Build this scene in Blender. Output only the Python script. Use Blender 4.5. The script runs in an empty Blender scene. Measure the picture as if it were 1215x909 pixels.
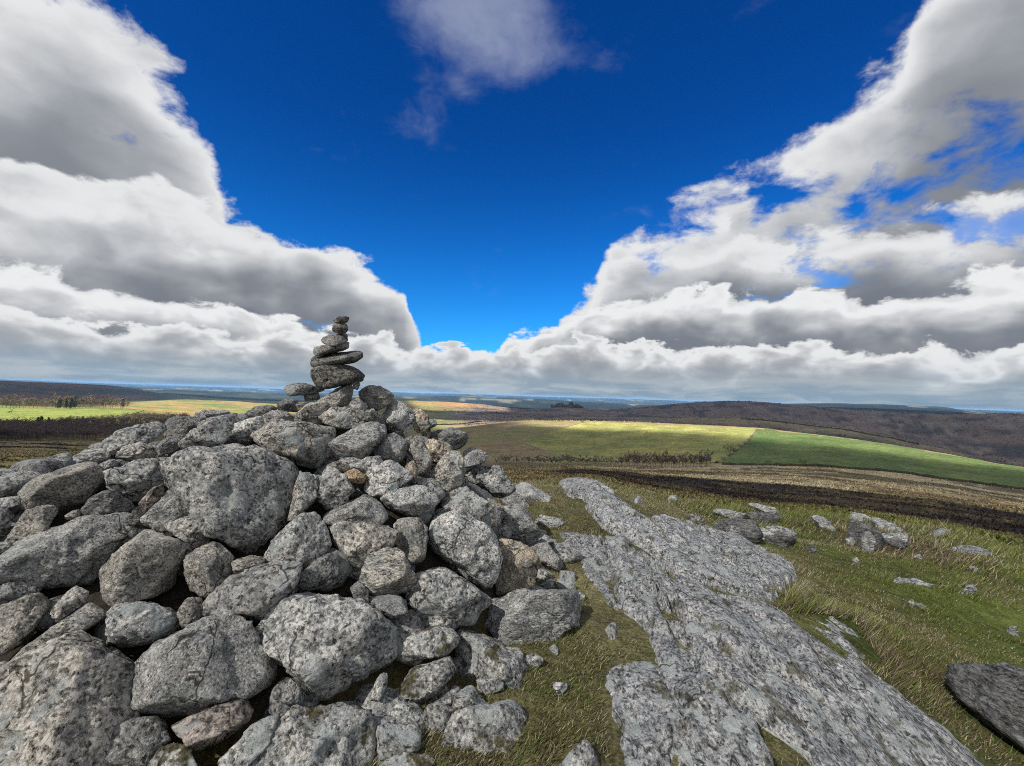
import bpy, bmesh, math, random
import numpy as np
from mathutils import Vector, Matrix, Euler

R = math.radians
scene = bpy.context.scene
col = scene.collection

# ------------------------------------------------------------------ camera
PW, PH = 1215.0, 909.0
LENS = 15.5
F = LENS / 36.0 * PW                       # focal length in photo pixels
EYE = 1.62
cam_d = bpy.data.cameras.new('camera')
cam_d.lens = LENS
cam_d.sensor_width = 36.0
cam_d.sensor_fit = 'HORIZONTAL'
cam_d.clip_start = 0.05
cam_d.clip_end = 200000.0
cam = bpy.data.objects.new('camera', cam_d)
CAM_M = Euler((R(90 + 1.59), 0, 0)).to_matrix() @ Euler((0, 0, R(1.75))).to_matrix()
cam.matrix_world = Matrix.Translation((0, 0, EYE)) @ CAM_M.to_4x4()
col.objects.link(cam)
scene.camera = cam
CM = np.array(CAM_M)

# ------------------------------------------------------------------ light
SUN_AZ, SUN_EL = -138.0, 43.0               # degrees from +Y (view direction), clockwise positive
sun_dir = Vector((math.sin(R(SUN_AZ)) * math.cos(R(SUN_EL)), math.cos(R(SUN_AZ)) * math.cos(R(SUN_EL)), math.sin(R(SUN_EL))))
sd = bpy.data.lights.new('sun', 'SUN')
sd.energy = 5.0
sd.angle = R(0.55)
sd.color = (1.0, 0.95, 0.87)
sun = bpy.data.objects.new('sun', sd)
sun.rotation_euler = sun_dir.to_track_quat('Z', 'Y').to_euler()
sun.location = (0, 0, 60)
col.objects.link(sun)

scene.view_settings.view_transform = 'Standard'
scene.view_settings.look = 'None'
scene.view_settings.exposure = 1.18
scene.view_settings.gamma = 1.0
scene.view_settings.use_curve_mapping = False
scene.render.engine = 'CYCLES'
scene.cycles.use_denoising = False
scene.cycles.pixel_filter_type = 'BLACKMAN_HARRIS'
scene.cycles.filter_width = 1.0
scene.cycles.use_adaptive_sampling = True
scene.cycles.adaptive_threshold = 0.009
scene.cycles.max_bounces = 6
scene.cycles.diffuse_bounces = 3
scene.cycles.transparent_max_bounces = 16
scene.cycles.volume_bounces = 1


class NT:
    """small helper that writes node trees as expressions"""
    def __init__(self, tree):
        self.t = tree
        self.n = tree.nodes
        self.l = tree.links

    def node(self, typ, **kw):
        nd = self.n.new(typ)
        for k, v in kw.items():
            setattr(nd, k, v)
        return nd

    def put(self, sock, val):
        if val is None:
            return
        if isinstance(val, bpy.types.NodeSocket):
            self.l.new(val, sock)
        else:
            if sock.type == 'RGBA' and not hasattr(val, '__len__'):
                val = (val, val, val, 1)
            if sock.type == 'RGBA' and len(val) == 3:
                val = (*val, 1)
            sock.default_value = val

    def m(self, op, a, b=None, c=None, clamp=False):
        nd = self.node('ShaderNodeMath', operation=op, use_clamp=clamp)
        self.put(nd.inputs[0], a)
        self.put(nd.inputs[1], b)
        self.put(nd.inputs[2], c)
        return nd.outputs[0]

    def v(self, op, a, b=None, scale=None):
        nd = self.node('ShaderNodeVectorMath', operation=op)
        self.put(nd.inputs[0], a)
        self.put(nd.inputs[1], b)
        if scale is not None:
            self.put(nd.inputs['Scale'], scale)
        return nd.outputs['Value'] if op in ('LENGTH', 'DOT_PRODUCT', 'DISTANCE') else nd.outputs[0]

    def noise(self, vec, scale, detail=4, rough=0.55, lac=2.0, dist=0.0, color=False, dim='3D'):
        nd = self.node('ShaderNodeTexNoise', noise_dimensions=dim)
        self.put(nd.inputs['Vector'], vec)
        nd.inputs['Scale'].default_value = scale
        nd.inputs['Detail'].default_value = detail
        nd.inputs['Roughness'].default_value = rough
        nd.inputs['Lacunarity'].default_value = lac
        nd.inputs['Distortion'].default_value = dist
        return nd.outputs['Color'] if color else nd.outputs[0]

    def voro(self, vec, scale, feature='F1', rand=1.0, out='Distance', smooth=None):
        nd = self.node('ShaderNodeTexVoronoi', feature=feature)
        self.put(nd.inputs['Vector'], vec)
        nd.inputs['Scale'].default_value = scale
        nd.inputs['Randomness'].default_value = rand
        return nd.outputs[out]

    def ramp(self, x, lo, hi, a=0.0, b=1.0, smooth=True):
        nd = self.node('ShaderNodeMapRange', interpolation_type='SMOOTHSTEP' if smooth else 'LINEAR')
        self.put(nd.inputs[0], x)
        nd.inputs[1].default_value = lo
        nd.inputs[2].default_value = hi
        nd.inputs[3].default_value = a
        nd.inputs[4].default_value = b
        return nd.outputs[0]

    def mix(self, f, a, b, blend='MIX'):
        nd = self.node('ShaderNodeMix', data_type='RGBA', blend_type=blend)
        self.put(nd.inputs[0], f)
        self.put(nd.inputs[6], a)
        self.put(nd.inputs[7], b)
        return nd.outputs[2]

    def curve(self, x, pts):
        nd = self.node('ShaderNodeFloatCurve')
        c = nd.mapping.curves[0]
        while len(c.points) < len(pts):
            c.points.new(0.5, 0.5)
        for p, (px, py) in zip(c.points, pts):
            p.location = (px, py)
            p.handle_type = 'AUTO_CLAMPED'
        nd.mapping.update()
        self.put(nd.inputs[1], x)
        return nd.outputs[0]

    def sep(self, vec):
        nd = self.node('ShaderNodeSeparateXYZ')
        self.put(nd.inputs[0], vec)
        return nd.outputs

    def comb(self, x, y, z):
        nd = self.node('ShaderNodeCombineXYZ')
        for s, q in zip(nd.inputs, (x, y, z)):
            self.put(s, q)
        return nd.outputs[0]


def pix_dir(px, py):
    """world direction through a photo pixel"""
    c = np.array([(px - PW / 2) / F, -(py - PH / 2) / F, -1.0])
    d = CM @ c
    return d / np.linalg.norm(d)


def pix_azel(px, py):
    d = pix_dir(px, py)
    return math.degrees(math.atan2(d[0], d[1])), math.degrees(math.asin(d[2]))

# ------------------------------------------------------------------ sky: Nishita air with broken cloud
world = bpy.data.worlds.new('World')
scene.world = world
world.use_nodes = True
wt = NT(world.node_tree)
wt.n.clear()
w_out = wt.node('ShaderNodeOutputWorld')
w_bg = wt.node('ShaderNodeBackground')
w_bg.inputs['Strength'].default_value = 0.066
wt.l.new(w_bg.outputs[0], w_out.inputs[0])
sky = wt.node('ShaderNodeTexSky', sky_type='NISHITA')
sky.sun_disc = False
sky.sun_elevation = R(SUN_EL)
sky.sun_rotation = R(SUN_AZ)
sky.altitude = 400
sky.air_density = 1.0
sky.dust_density = 0.3
sky.ozone_density = 3.0
tc = wt.node('ShaderNodeTexCoord')
D = tc.outputs['Generated']
dx, dy, dz = wt.sep(D)
az = wt.m('MULTIPLY', wt.m('ARCTAN2', dx, dy), 57.29578)
el = wt.m('MULTIPLY', wt.m('ARCSINE', dz), 57.29578)

# cloud stands in four storeys; each has an upper edge given as an elevation over azimuth
def edge_curve(px, side):
    e = [pix_azel(*p) for p in px]
    e = [q for q in e if -62 < q[0] < 62]
    pts = [(-180, side), (-120, side * 1.1), (-75, side * 0.95)] + e + [(75, side * 0.95), (120, side * 1.1), (180, side)]
    pts = [((a + 180) / 360, max(q, -8) / 90 + 0.1) for a, q in pts]
    return wt.m('MULTIPLY', wt.m('SUBTRACT', wt.curve(wt.m('DIVIDE', wt.m('ADD', az, 180), 360), pts), 0.1), 90)


EDGE4 = edge_curve([(0, -70), (60, -40), (110, 5), (160, 60), (220, 130), (255, 200), (280, 260), (330, 330), (420, 420), (540, 480), (620, 470),
                    (690, 380), (745, 262), (800, 238), (900, 205), (950, 150), (1010, 100), (1075, 40), (1090, -20), (1130, -70)], 56)
EDGE3 = edge_curve([(0, 190), (120, 212), (210, 218), (290, 240), (350, 275), (410, 298), (465, 332), (490, 385), (512, 445), (615, 445), (655, 378), (700, 332),
                    (760, 285), (840, 262), (930, 275), (1030, 250), (1130, 240), (1215, 225)], 26)
EDGE2 = edge_curve([(0, 300), (120, 330), (200, 345), (270, 362), (340, 376), (450, 408), (520, 432), (565, 430), (610, 404), (660, 382), (740, 352), (830, 338),
                    (920, 345), (985, 335), (1040, 352), (1110, 330), (1215, 312)], 17)
EDGE1 = edge_curve([(0, 352), (130, 385), (250, 380), (330, 392), (420, 392), (520, 412), (600, 414), (700, 400), (800, 408), (920, 402), (1050, 412), (1215, 404)], 10)

ROUND = wt.v('MULTIPLY', D, (2.3, 2.3, 3.9))                                  # upright heaps seen from the side
WOFF = wt.v('SCALE', wt.v('SUBTRACT', wt.noise(ROUND, 3.0, 2, 0.5, color=True), (0.5, 0.5, 0.5)), scale=0.16)


def storey(edge, thick, P, scale, det, rough, amt, seed, soft, tones, fade=None):
    """depth below the ragged upper edge gives cover and tone: bright crown, grey underside"""
    n = wt.noise(wt.v('ADD', wt.v('ADD', P, WOFF), (seed, seed * 0.7, seed * 0.4)), scale, det, rough)
    base = wt.m('DIVIDE', wt.m('SUBTRACT', edge, el), thick)
    t = wt.m('MULTIPLY_ADD', wt.m('SUBTRACT', n, 0.5), amt, base)
    a = wt.ramp(t, 0.0, soft)
    if fade:
        a = wt.m('MULTIPLY', a, wt.ramp(t, fade[0], fade[1], 1.0, 0.0))
    ns = wt.noise(wt.v('ADD', wt.v('ADD', P, WOFF), (seed, seed * 0.7, seed * 0.4)), scale, 2.4, 0.5)
    nn = wt.m('ADD', wt.m('MULTIPLY', n, 0.45), wt.m('MULTIPLY', ns, 0.55))
    t2 = wt.m('MULTIPLY_ADD', wt.m('SUBTRACT', nn, 0.5), amt * 1.9, wt.m('MULTIPLY', base, 1.25))
    return a, wt.curve(wt.m('MULTIPLY', wt.m('MAXIMUM', t2, 0.0), 0.5, clamp=True), [(x * 0.5, y) for x, y in tones])


a4, l4 = storey(EDGE4, 13.0, ROUND, 1.7, 8, 0.62, 1.75, 3.3, 0.20, [(0, .78), (.2, .90), (.55, .72), (.95, .46), (1.4, .28), (2, .20)])
a3, l3 = storey(EDGE3, 9.5, ROUND, 2.4, 8, 0.60, 1.5, 9.1, 0.14, [(0, .80), (.2, .90), (.55, .66), (.95, .38), (1.4, .20), (2, .15)], (1.15, 1.7))
a2, l2 = storey(EDGE2, 5.6, ROUND, 3.4, 8, 0.58, 1.7, 5.2, 0.12, [(0, .82), (.2, .96), (.55, .72), (.95, .42), (1.4, .22), (2, .18)], (1.2, 1.9))
a1, l1 = storey(EDGE1, 4.2, ROUND, 5.6, 7, 0.58, 2.0, 1.7, 0.14, [(0, .74), (.25, .92), (.6, .70), (1.0, .46), (1.5, .34), (2, .32)], (1.4, 2.0))


def tone(l):
    return wt.mix(l, (0.26, 0.42, 0.72), (5.9, 5.95, 6.0))


# clear air
hs = wt.node('ShaderNodeHueSaturation')
hs.inputs['Saturation'].default_value = 1.35
hs.inputs['Value'].default_value = 0.95
wt.l.new(sky.outputs[0], hs.inputs['Color'])
air = wt.mix(1.0, hs.outputs[0], wt.mix(wt.ramp(el, 34.0, 6.0), (0.09, 0.42, 0.74), (0.15, 0.72, 1.12)), 'MULTIPLY')
# a thin veil drifting high in the blue
veil = wt.noise(wt.v('ADD', wt.v('ADD', ROUND, WOFF), (21.0, 3.0, 0)), 2.2, 7, 0.62)
va, ve = pix_azel(562, -30)
vq = wt.m('ADD', wt.m('POWER', wt.m('DIVIDE', wt.m('SUBTRACT', az, va), 13.5), 2.0), wt.m('POWER', wt.m('DIVIDE', wt.m('SUBTRACT', el, ve), 11.0), 2.0))
vf = wt.m('MULTIPLY', wt.ramp(wt.m('ADD', veil, wt.m('MULTIPLY', wt.m('MAXIMUM', wt.m('SUBTRACT', 1.0, vq), -0.25), 0.36)), 0.50, 0.98), 0.66)
skyc = wt.mix(vf, air, (2.6, 2.9, 3.8))
# breaks in the upper storeys where the blue shows through
gap = wt.noise(wt.v('ADD', wt.v('ADD', ROUND, WOFF), (4.4, 8.8, 1.0)), 1.9, 6, 0.60)
opn = wt.ramp(wt.m('ADD', gap, wt.ramp(az, -10.0, 25.0, 0.12, 0.0)), 0.36, 0.49)
a4 = wt.m('MULTIPLY', a4, opn)
a3 = wt.m('MULTIPLY', a3, wt.ramp(wt.m('ADD', opn, a2), 0.0, 1.0, 0.25, 1.0))
for a_, l_ in ((a4, l4), (a3, l3), (a2, l2), (a1, l1)):
    skyc = wt.mix(a_, skyc, tone(l_))
# low cloud sinks into blue-grey air towards the horizon
hz = wt.ramp(el, -0.5, 5.2, 0.85, 0.0)
strk = wt.noise(wt.v('ADD', wt.comb(wt.m('MULTIPLY', az, 0.045), wt.m('MULTIPLY', el, 0.30), 0.0), wt.v('SCALE', WOFF, scale=3.0)), 2.2, 6, 0.6, dim='2D')
skyc = wt.mix(hz, skyc, wt.mix(wt.ramp(strk, 0.36, 0.68), (1.7, 2.6, 3.4), (3.4, 4.0, 4.4)))
wt.l.new(skyc, w_bg.inputs['Color'])
world.cycles.sampling_method = 'MANUAL'
world.cycles.sample_map_resolution = 256

# ------------------------------------------------------------------ numeric helpers
_rng = np.random.default_rng(7)
T2 = (_rng.random((512, 512)) * 2 - 1).astype(np.float32)
T3 = (_rng.random((64, 64, 64)) * 2 - 1).astype(np.float32)


def _fade(f):
    return f * f * f * (f * (f * 6 - 15) + 10)


def vnoise2(x, y):
    ix, iy = np.floor(x), np.floor(y)
    fx, fy = _fade((x - ix).astype(np.float32)), _fade((y - iy).astype(np.float32))
    i0, j0 = ix.astype(np.int64) & 511, iy.astype(np.int64) & 511
    i1, j1 = (i0 + 1) & 511, (j0 + 1) & 511
    return (T2[i0, j0] * (1 - fx) + T2[i1, j0] * fx) * (1 - fy) + (T2[i0, j1] * (1 - fx) + T2[i1, j1] * fx) * fy


def vnoise(p):
    """smooth value noise in -1..1 for an (n,3) array"""
    p = np.asarray(p, float)
    q = np.floor(p)
    f = _fade((p - q).astype(np.float32))
    a = q.astype(np.int64) & 63
    b = (a + 1) & 63
    fx, fy, fz = f[:, 0], f[:, 1], f[:, 2]
    z0 = (T3[a[:, 0], a[:, 1], a[:, 2]] * (1 - fx) + T3[b[:, 0], a[:, 1], a[:, 2]] * fx) * (1 - fy) + (T3[a[:, 0], b[:, 1], a[:, 2]] * (1 - fx) + T3[b[:, 0], b[:, 1], a[:, 2]] * fx) * fy
    z1 = (T3[a[:, 0], a[:, 1], b[:, 2]] * (1 - fx) + T3[b[:, 0], a[:, 1], b[:, 2]] * fx) * (1 - fy) + (T3[a[:, 0], b[:, 1], b[:, 2]] * (1 - fx) + T3[b[:, 0], b[:, 1], b[:, 2]] * fx) * fy
    return z0 * (1 - fz) + z1 * fz


def fbm(p, oct=4, gain=0.5, lac=2.03):
    p = np.asarray(p, float)
    s, a, t = 0, 1.0, 0
    for k in range(oct):
        s = s + a * vnoise(p * lac ** k + 17.3 * k)
        t += a
        a *= gain
    return s / t


def fbm2(x, y, scale, oct=4, gain=0.5, seed=0.0, lac=2.03):
    x = np.asarray(x, float) * scale + seed * 13.7
    y = np.asarray(y, float) * scale - seed * 7.9
    s, a, t = 0, 1.0, 0
    for k in range(oct):
        s = s + a * vnoise2(x * lac ** k + 31.7 * k, y * lac ** k - 11.3 * k)
        t += a
        a *= gain
    return s / t


def sstep(x, a, b):
    t = np.clip((x - a) / (b - a), 0, 1)
    return t * t * (3 - 2 * t)


def pchip(xk, yk, x):
    """monotone cubic; xk (n,), yk (n,), x (m,)"""
    h = np.diff(xk)
    d = np.diff(yk) / h
    m = np.zeros(len(xk))
    m[0], m[-1] = d[0], d[-1]
    for i in range(1, len(xk) - 1):
        if d[i - 1] * d[i] > 0:
            w1, w2 = 2 * h[i] + h[i - 1], h[i] + 2 * h[i - 1]
            m[i] = (w1 + w2) / (w1 / d[i - 1] + w2 / d[i])
    i = np.clip(np.searchsorted(xk, x) - 1, 0, len(xk) - 2)
    t = (x - xk[i]) / h[i]
    return (1 + 2 * t) * (1 - t) ** 2 * yk[i] + t * (1 - t) ** 2 * h[i] * m[i] + t * t * (3 - 2 * t) * yk[i + 1] + t * t * (t - 1) * h[i] * m[i + 1]


def link_mesh(name, verts, faces, mat=None, parent=None, smooth=True):
    me = bpy.data.meshes.new(name)
    verts = np.asarray(verts, dtype=np.float32)
    faces = np.asarray(faces, dtype=np.int32)
    k = faces.shape[1]
    me.vertices.add(len(verts))
    me.vertices.foreach_set('co', verts.ravel())
    me.loops.add(faces.size)
    me.loops.foreach_set('vertex_index', faces.ravel())
    me.polygons.add(len(faces))
    me.polygons.foreach_set('loop_start', np.arange(0, faces.size, k, dtype=np.int32))
    me.polygons.foreach_set('loop_total', np.full(len(faces), k, dtype=np.int32))
    me.polygons.foreach_set('use_smooth', np.full(len(faces), smooth, dtype=bool))
    me.update(calc_edges=True)
    if mat:
        me.materials.append(mat)
    ob = bpy.data.objects.new(name, me)
    ob.parent = parent
    col.objects.link(ob)
    return ob


def point_color(me, name, c):
    at = me.attributes.new(name, 'FLOAT_COLOR', 'POINT')
    c = np.asarray(c, np.float32)
    if c.shape[1] == 3:
        c = np.concatenate([c, np.ones((len(c), 1), np.float32)], 1)
    at.data.foreach_set('color', c.ravel())


def tag(o, label=None, cat=None, group=None, kind=None):
    if label:
        o['label'] = label
    if cat:
        o['category'] = cat
    if group:
        o['group'] = group
    if kind:
        o['kind'] = kind
    return o


def empty(name, loc=(0, 0, 0)):
    o = bpy.data.objects.new(name, None)
    o.location = loc
    o.empty_display_size = 0.2
    col.objects.link(o)
    return o


def grid_faces(nu, nv, wrap=False):
    i, j = np.meshgrid(np.arange(nu - (0 if wrap else 1)), np.arange(nv - 1), indexing='ij')
    i2 = (i + 1) % nu
    return np.stack([i * nv + j, i2 * nv + j, i2 * nv + j + 1, i * nv + j + 1], -1).reshape(-1, 4)

# ------------------------------------------------------------------ terrain: bands of land seen from the tor
# distances (m) and photo rows of the brow, burnt heather, field foot, field crest, valley, spur, hill foot, hill crest, far ridges
COLS = {
    -160: [(14, 'z', -0.9), (30, 600), (80, 556), (200, 533), (430, 516), (620, 498), (1150, 478), (1500, 473), (2600, 468), (5000, 446), (6500, 451), (10000, 448), (13000, 449), (20000, 446.8), (45000, 446.5)],
    0: [(14, 'z', -0.9), (30, 602), (80, 560), (200, 538), (430, 521), (620, 503), (1150, 482.5), (1500, 477.5), (2600, 473.5), (5000, 451.5), (6500, 456), (10000, 452.5), (13000, 453.5), (20000, 451.5), (45000, 451)],
    110: [(14, 'z', -0.9), (30, 600), (80, 560), (200, 540), (430, 524), (620, 504), (1150, 484), (1500, 479.5), (2600, 475), (5200, 456), (6500, 461), (10000, 457), (13000, 458), (20000, 455.5), (45000, 454.3)],
    220: [(14, 'z', -0.9), (30, 600), (80, 562), (200, 545), (430, 528), (620, 505), (1150, 490), (1600, 483), (2600, 475), (4500, 470), (6000, 471), (8000, 463), (11000, 464), (18000, 459.5), (45000, 457.7)],
    330: [(14, 'z', -0.9), (30, 600), (80, 565), (200, 550), (430, 532), (650, 508), (1200, 494), (1700, 487), (2600, 480), (4000, 477), (5500, 476.5), (9000, 467), (12000, 467.5), (20000, 462.5), (45000, 461.2)],
    480: [(14, 'z', -0.9), (30, 590), (60, 572), (160, 562), (380, 553), (900, 512), (1300, 503), (1700, 495), (2300, 488), (3000, 475), (4000, 482), (9000, 470), (12000, 471), (20000, 466.5), (45000, 465.8)],
    560: [(14, 'z', -0.9), (30, 580), (55, 568), (150, 560), (380, 550), (1000, 505), (1350, 503), (1800, 496), (2300, 489), (3200, 479), (4200, 484), (9000, 471), (12000, 473), (18000, 467.8), (45000, 468.2)],
    640: [(14, 578), (30, 571), (50, 568), (130, 560), (380, 551), (1050, 499), (1400, 503), (2000, 494), (2400, 492), (3000, 487.5), (4200, 490), (9000, 474), (12000, 476), (20000, 471), (45000, 470.8)],
    700: [(14, 574), (30, 568.5), (50, 566), (130, 558), (380, 552), (1050, 500), (1400, 505), (2000, 495), (2500, 493), (3000, 488), (4200, 492), (9000, 477), (12000, 479), (20000, 472.7), (45000, 472.5)],
    760: [(14, 588), (30, 582), (50, 579), (150, 562), (380, 553.5), (1000, 501), (1400, 507), (1900, 496), (2500, 494), (3600, 483), (5000, 490), (9000, 480), (12000, 481), (20000, 474.3), (45000, 474.3)],
    880: [(14, 612), (30, 603), (55, 598), (150, 571), (400, 552), (900, 507), (1300, 515), (1700, 496.5), (2100, 500), (3600, 475.8), (5000, 482), (9000, 481), (12000, 482), (20000, 478), (45000, 478)],
    1000: [(14, 630), (30, 613), (60, 606), (140, 581), (420, 554), (800, 519.5), (1200, 530), (1600, 508), (2000, 512), (3400, 485), (5000, 490), (9000, 479), (12000, 483), (20000, 481), (45000, 481.5)],
    1110: [(14, 645), (30, 628), (60, 620), (140, 593), (430, 566), (750, 536.5), (1100, 545), (1500, 530), (1700, 533), (3200, 491.5), (5000, 495), (10000, 483), (13000, 487), (20000, 485), (45000, 485.3)],
    1215: [(14, 668), (30, 652), (60, 640), (140, 611), (430, 581), (700, 554), (1000, 562), (1300, 556), (1500, 553), (3000, 491.5), (5000, 500), (10000, 495), (13000, 493), (20000, 489), (45000, 488.6)],
    1380: [(14, 690), (30, 672), (60, 658), (140, 628), (430, 593), (700, 568), (1000, 576), (1300, 570), (1500, 565), (3000, 497), (5000, 505), (10000, 500), (13000, 498), (20000, 494), (45000, 493.6)],
}
NEAR_R = [0.35, 2.2, 4.5, 8.0]
NEAR_Z = {-160: (0, 0, 0, -.2), 0: (0, 0, 0, -.2), 110: (0, 0, 0, -.2), 220: (0, 0, 0, -.2), 330: (0, 0, 0, -.15), 480: (0, 0, 0, -.1), 560: (0, 0, 0, -.05),
          640: (0, 0, 0, 0), 700: (0, 0, 0, 0), 760: (0, 0, -.02, -.12), 880: (0, -.02, -.12, -.72), 1000: (0, -.05, -.32, -.85), 1110: (0, -.12, -.55, -1.05),
          1215: (0, -.2, -.72, -1.25), 1380: (0, -.2, -.7, -1.3)}
cx = np.array(sorted(COLS))
NR = len(NEAR_R) + len(COLS[0])
K_lr = np.zeros((len(cx), NR))
K_t = np.zeros((len(cx), NR))                 # slope (height difference to the eye over distance)
K_az = np.zeros(len(cx))
for i, x in enumerate(cx):
    K_az[i] = pix_azel(x, 469 + (x - 607) * 0.0305)[0]
    row = [(r, 'z', z) for r, z in zip(NEAR_R, NEAR_Z[x])] + COLS[x]
    for k, kn in enumerate(row):
        K_lr[i, k] = math.log(kn[0])
        if kn[1] == 'z':
            K_t[i, k] = (kn[2] - EYE) / kn[0]
        else:
            d = pix_dir(x, kn[1])
            K_t[i, k] = d[2] / math.hypot(d[0], d[1])
# full circle: mirrored land behind the viewer
K_az = np.concatenate([[-180, -120], K_az, [120, 180]])
back_lr, back_t = K_lr[1], (K_t[1] + K_t[-1]) / 2
K_lr = np.vstack([back_lr, K_lr[0], K_lr, K_lr[-1], back_lr])
K_t = np.vstack([back_t, K_t[0], K_t, K_t[-1], back_t])

AZ_F = np.linspace(-58, 58, 581)
AZ_B = np.concatenate([np.linspace(-180, -58, 40)[:-1], AZ_F, np.linspace(58, 180, 40)[1:-1]])
SUB = [14, 64, 56, 40, 36, 34, 30, 40, 40, 44, 14, 18, 14, 30, 8, 18, 8, 14]
assert len(SUB) == NR - 1
U = np.concatenate([np.linspace(k, k + 1, n, endpoint=False) for k, n in enumerate(SUB)] + [[NR - 1]])
kn_lr = np.stack([pchip(K_az, K_lr[:, k], AZ_B) for k in range(NR)], 1)
kn_t = np.stack([pchip(K_az, K_t[:, k], AZ_B) for k in range(NR)], 1)
LR = np.linspace(math.log(0.35), math.log(45000), 1600)
ZT = np.zeros((len(AZ_B), len(LR)))           # height table over (azimuth, log distance)
GR = np.zeros((len(AZ_B), len(U)))            # mesh rings follow the bands
fl, ii = np.modf(U)
ii = np.minimum(ii.astype(int), NR - 2)
fl = U - ii
for a in range(len(AZ_B)):
    zk = EYE + np.exp(kn_lr[a]) * kn_t[a]
    t = pchip(kn_lr[a], kn_t[a], LR)
    ZT[a] = EYE + np.exp(LR) * t
    GR[a] = np.exp(kn_lr[a][ii] * (1 - fl) + kn_lr[a][ii + 1] * fl)


def ground_rel(x, y):
    """unevenness of the land, larger the farther (and broader) the forms"""
    r = np.hypot(x, y)
    z = 0.022 * fbm2(x, y, 1.7, 3, 0.5, 3.0) * sstep(r, 1.2, 3)
    z = z + 0.10 * fbm2(x, y, 0.33, 3, 0.5, 9.0) * sstep(r, 6, 16)
    z = z + 0.065 * fbm2(x + 0.6 * y, y, 0.9, 3, 0.55, 29.0) * sstep(r, 3.2, 7) * sstep(np.degrees(np.arctan2(x, y)), 8, 20)
    z = z + 0.7 * fbm2(x, y, 0.05, 3, 0.5, 5.0) * sstep(r, 25, 90)
    z = z + 26.0 * np.exp(-((x - 372) ** 2 / 230.0 ** 2 + (y - 2975) ** 2 / 200.0 ** 2))     # knoll that carries the tor
    z = z + 3.0 * fbm2(x, y, 0.008, 3, 0.5, 1.0) * sstep(r, 500, 1600)
    z = z + 16.0 * fbm2(x, y, 0.0012, 4, 0.5, 2.0) * sstep(r, 2200, 9000) + 42.0 * fbm2(x, y, 0.0004, 4, 0.5, 12.0) * sstep(r, 6000, 14000)
    return z


def ground_z(x, y, rel=True):
    x, y = np.asarray(x, float), np.asarray(y, float)
    r = np.maximum(np.hypot(x, y), 0.351)
    a = np.degrees(np.arctan2(x, y))
    i = np.clip(np.searchsorted(AZ_B, a) - 1, 0, len(AZ_B) - 2)
    fa = (a - AZ_B[i]) / (AZ_B[i + 1] - AZ_B[i])
    q = np.clip((np.log(r) - LR[0]) / (LR[1] - LR[0]), 0, len(LR) - 1.001)
    j = q.astype(int)
    fr = q - j
    z = (ZT[i, j] * (1 - fr) + ZT[i, j + 1] * fr) * (1 - fa) + (ZT[i + 1, j] * (1 - fr) + ZT[i + 1, j + 1] * fr) * fa
    return z + ground_rel(x, y) if rel else z


def ground_hit(px, py, rmin=1.0, rmax=40000.0):
    """where the ray through a photo pixel meets the land"""
    px, py = np.broadcast_arrays(np.asarray(px, float), np.asarray(py, float))
    out = np.zeros(px.shape + (3,))
    rr = np.exp(np.linspace(math.log(rmin), math.log(rmax), 500))
    for ix in np.ndindex(px.shape):
        d = pix_dir(px[ix], py[ix])
        h = math.hypot(d[0], d[1])
        ux, uy, t = d[0] / h, d[1] / h, d[2] / h
        g = EYE + rr * t - ground_z(rr * ux, rr * uy, rmax < 60)
        k = np.argmax(g <= 0)
        if g[k] > 0:
            k = int(np.argmin(g / rr))
            r = rr[k]
        elif k == 0:
            r = rr[0]
        else:
            f = g[k - 1] / (g[k - 1] - g[k])
            r = rr[k - 1] * (1 - f) + rr[k] * f
        out[ix] = (r * ux, r * uy, EYE + r * t)
    return out


sa, ca = np.sin(np.radians(AZ_B)), np.cos(np.radians(AZ_B))
GX, GY = GR * sa[:, None], GR * ca[:, None]
GZ = ground_z(GX, GY)
UU = np.broadcast_to(U, GX.shape)
AA = np.broadcast_to(AZ_B[:, None], GX.shape)


def lerp3(a, b, t):
    return a + (b - a) * t[..., None]


def C(*c):
    return np.array(c, float)


# land cover (surface colours of the vegetation; the far land also holds cloud shade)
TURF, TURF2, STRAW, BROWN = C(.10, .125, .030), C(.085, .085, .028), C(.27, .225, .12), C(.115, .085, .042)
BURNT, TAN, HEATH, FARG = C(.016, .012, .011), C(.31, .255, .155), C(.17, .12, .09), C(.075, .09, .05)
n_s = fbm2(GX, GY, 0.9, 4, 0.6, 4.0)
n_m = fbm2(GX, GY, 0.11, 5, 0.6, 6.0)
n_l = fbm2(GX, GY, 0.016, 5, 0.6, 7.0)
n_x = fbm2(GX, GY, 0.0022, 5, 0.62, 8.0)
lc = np.broadcast_to(TURF, GX.shape + (3,)).copy()
rad = np.hypot(GX, GY)
# near turf: straw-brown about the cairn and slab, greener down the right-hand slope
right = sstep(AA, 14, 32) * sstep(rad, 2.5, 5)
lc = lerp3(np.broadcast_to(C(.125, .115, .055), lc.shape), np.broadcast_to(TURF, lc.shape), np.clip(right + 0.35 * n_m + 0.35 * n_s, 0, 1))
lc = lerp3(lc, np.broadcast_to(STRAW, lc.shape), 0.55 * sstep(n_s + 0.5 * n_m, 0.12, 0.5) * (1 - 0.6 * right))
lc = lerp3(lc, np.broadcast_to(BROWN * 0.8, lc.shape), 0.8 * sstep(n_m, 0.08, 0.35) * sstep(rad, 6, 14))
heathp = sstep(fbm2(GX, GY, 0.22, 4, 0.6, 19.0), 0.0, 0.30) * right * sstep(rad, 4, 8)
lc = lerp3(lc, np.broadcast_to(C(.085, .058, .03), lc.shape), 0.45 * heathp)
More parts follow.
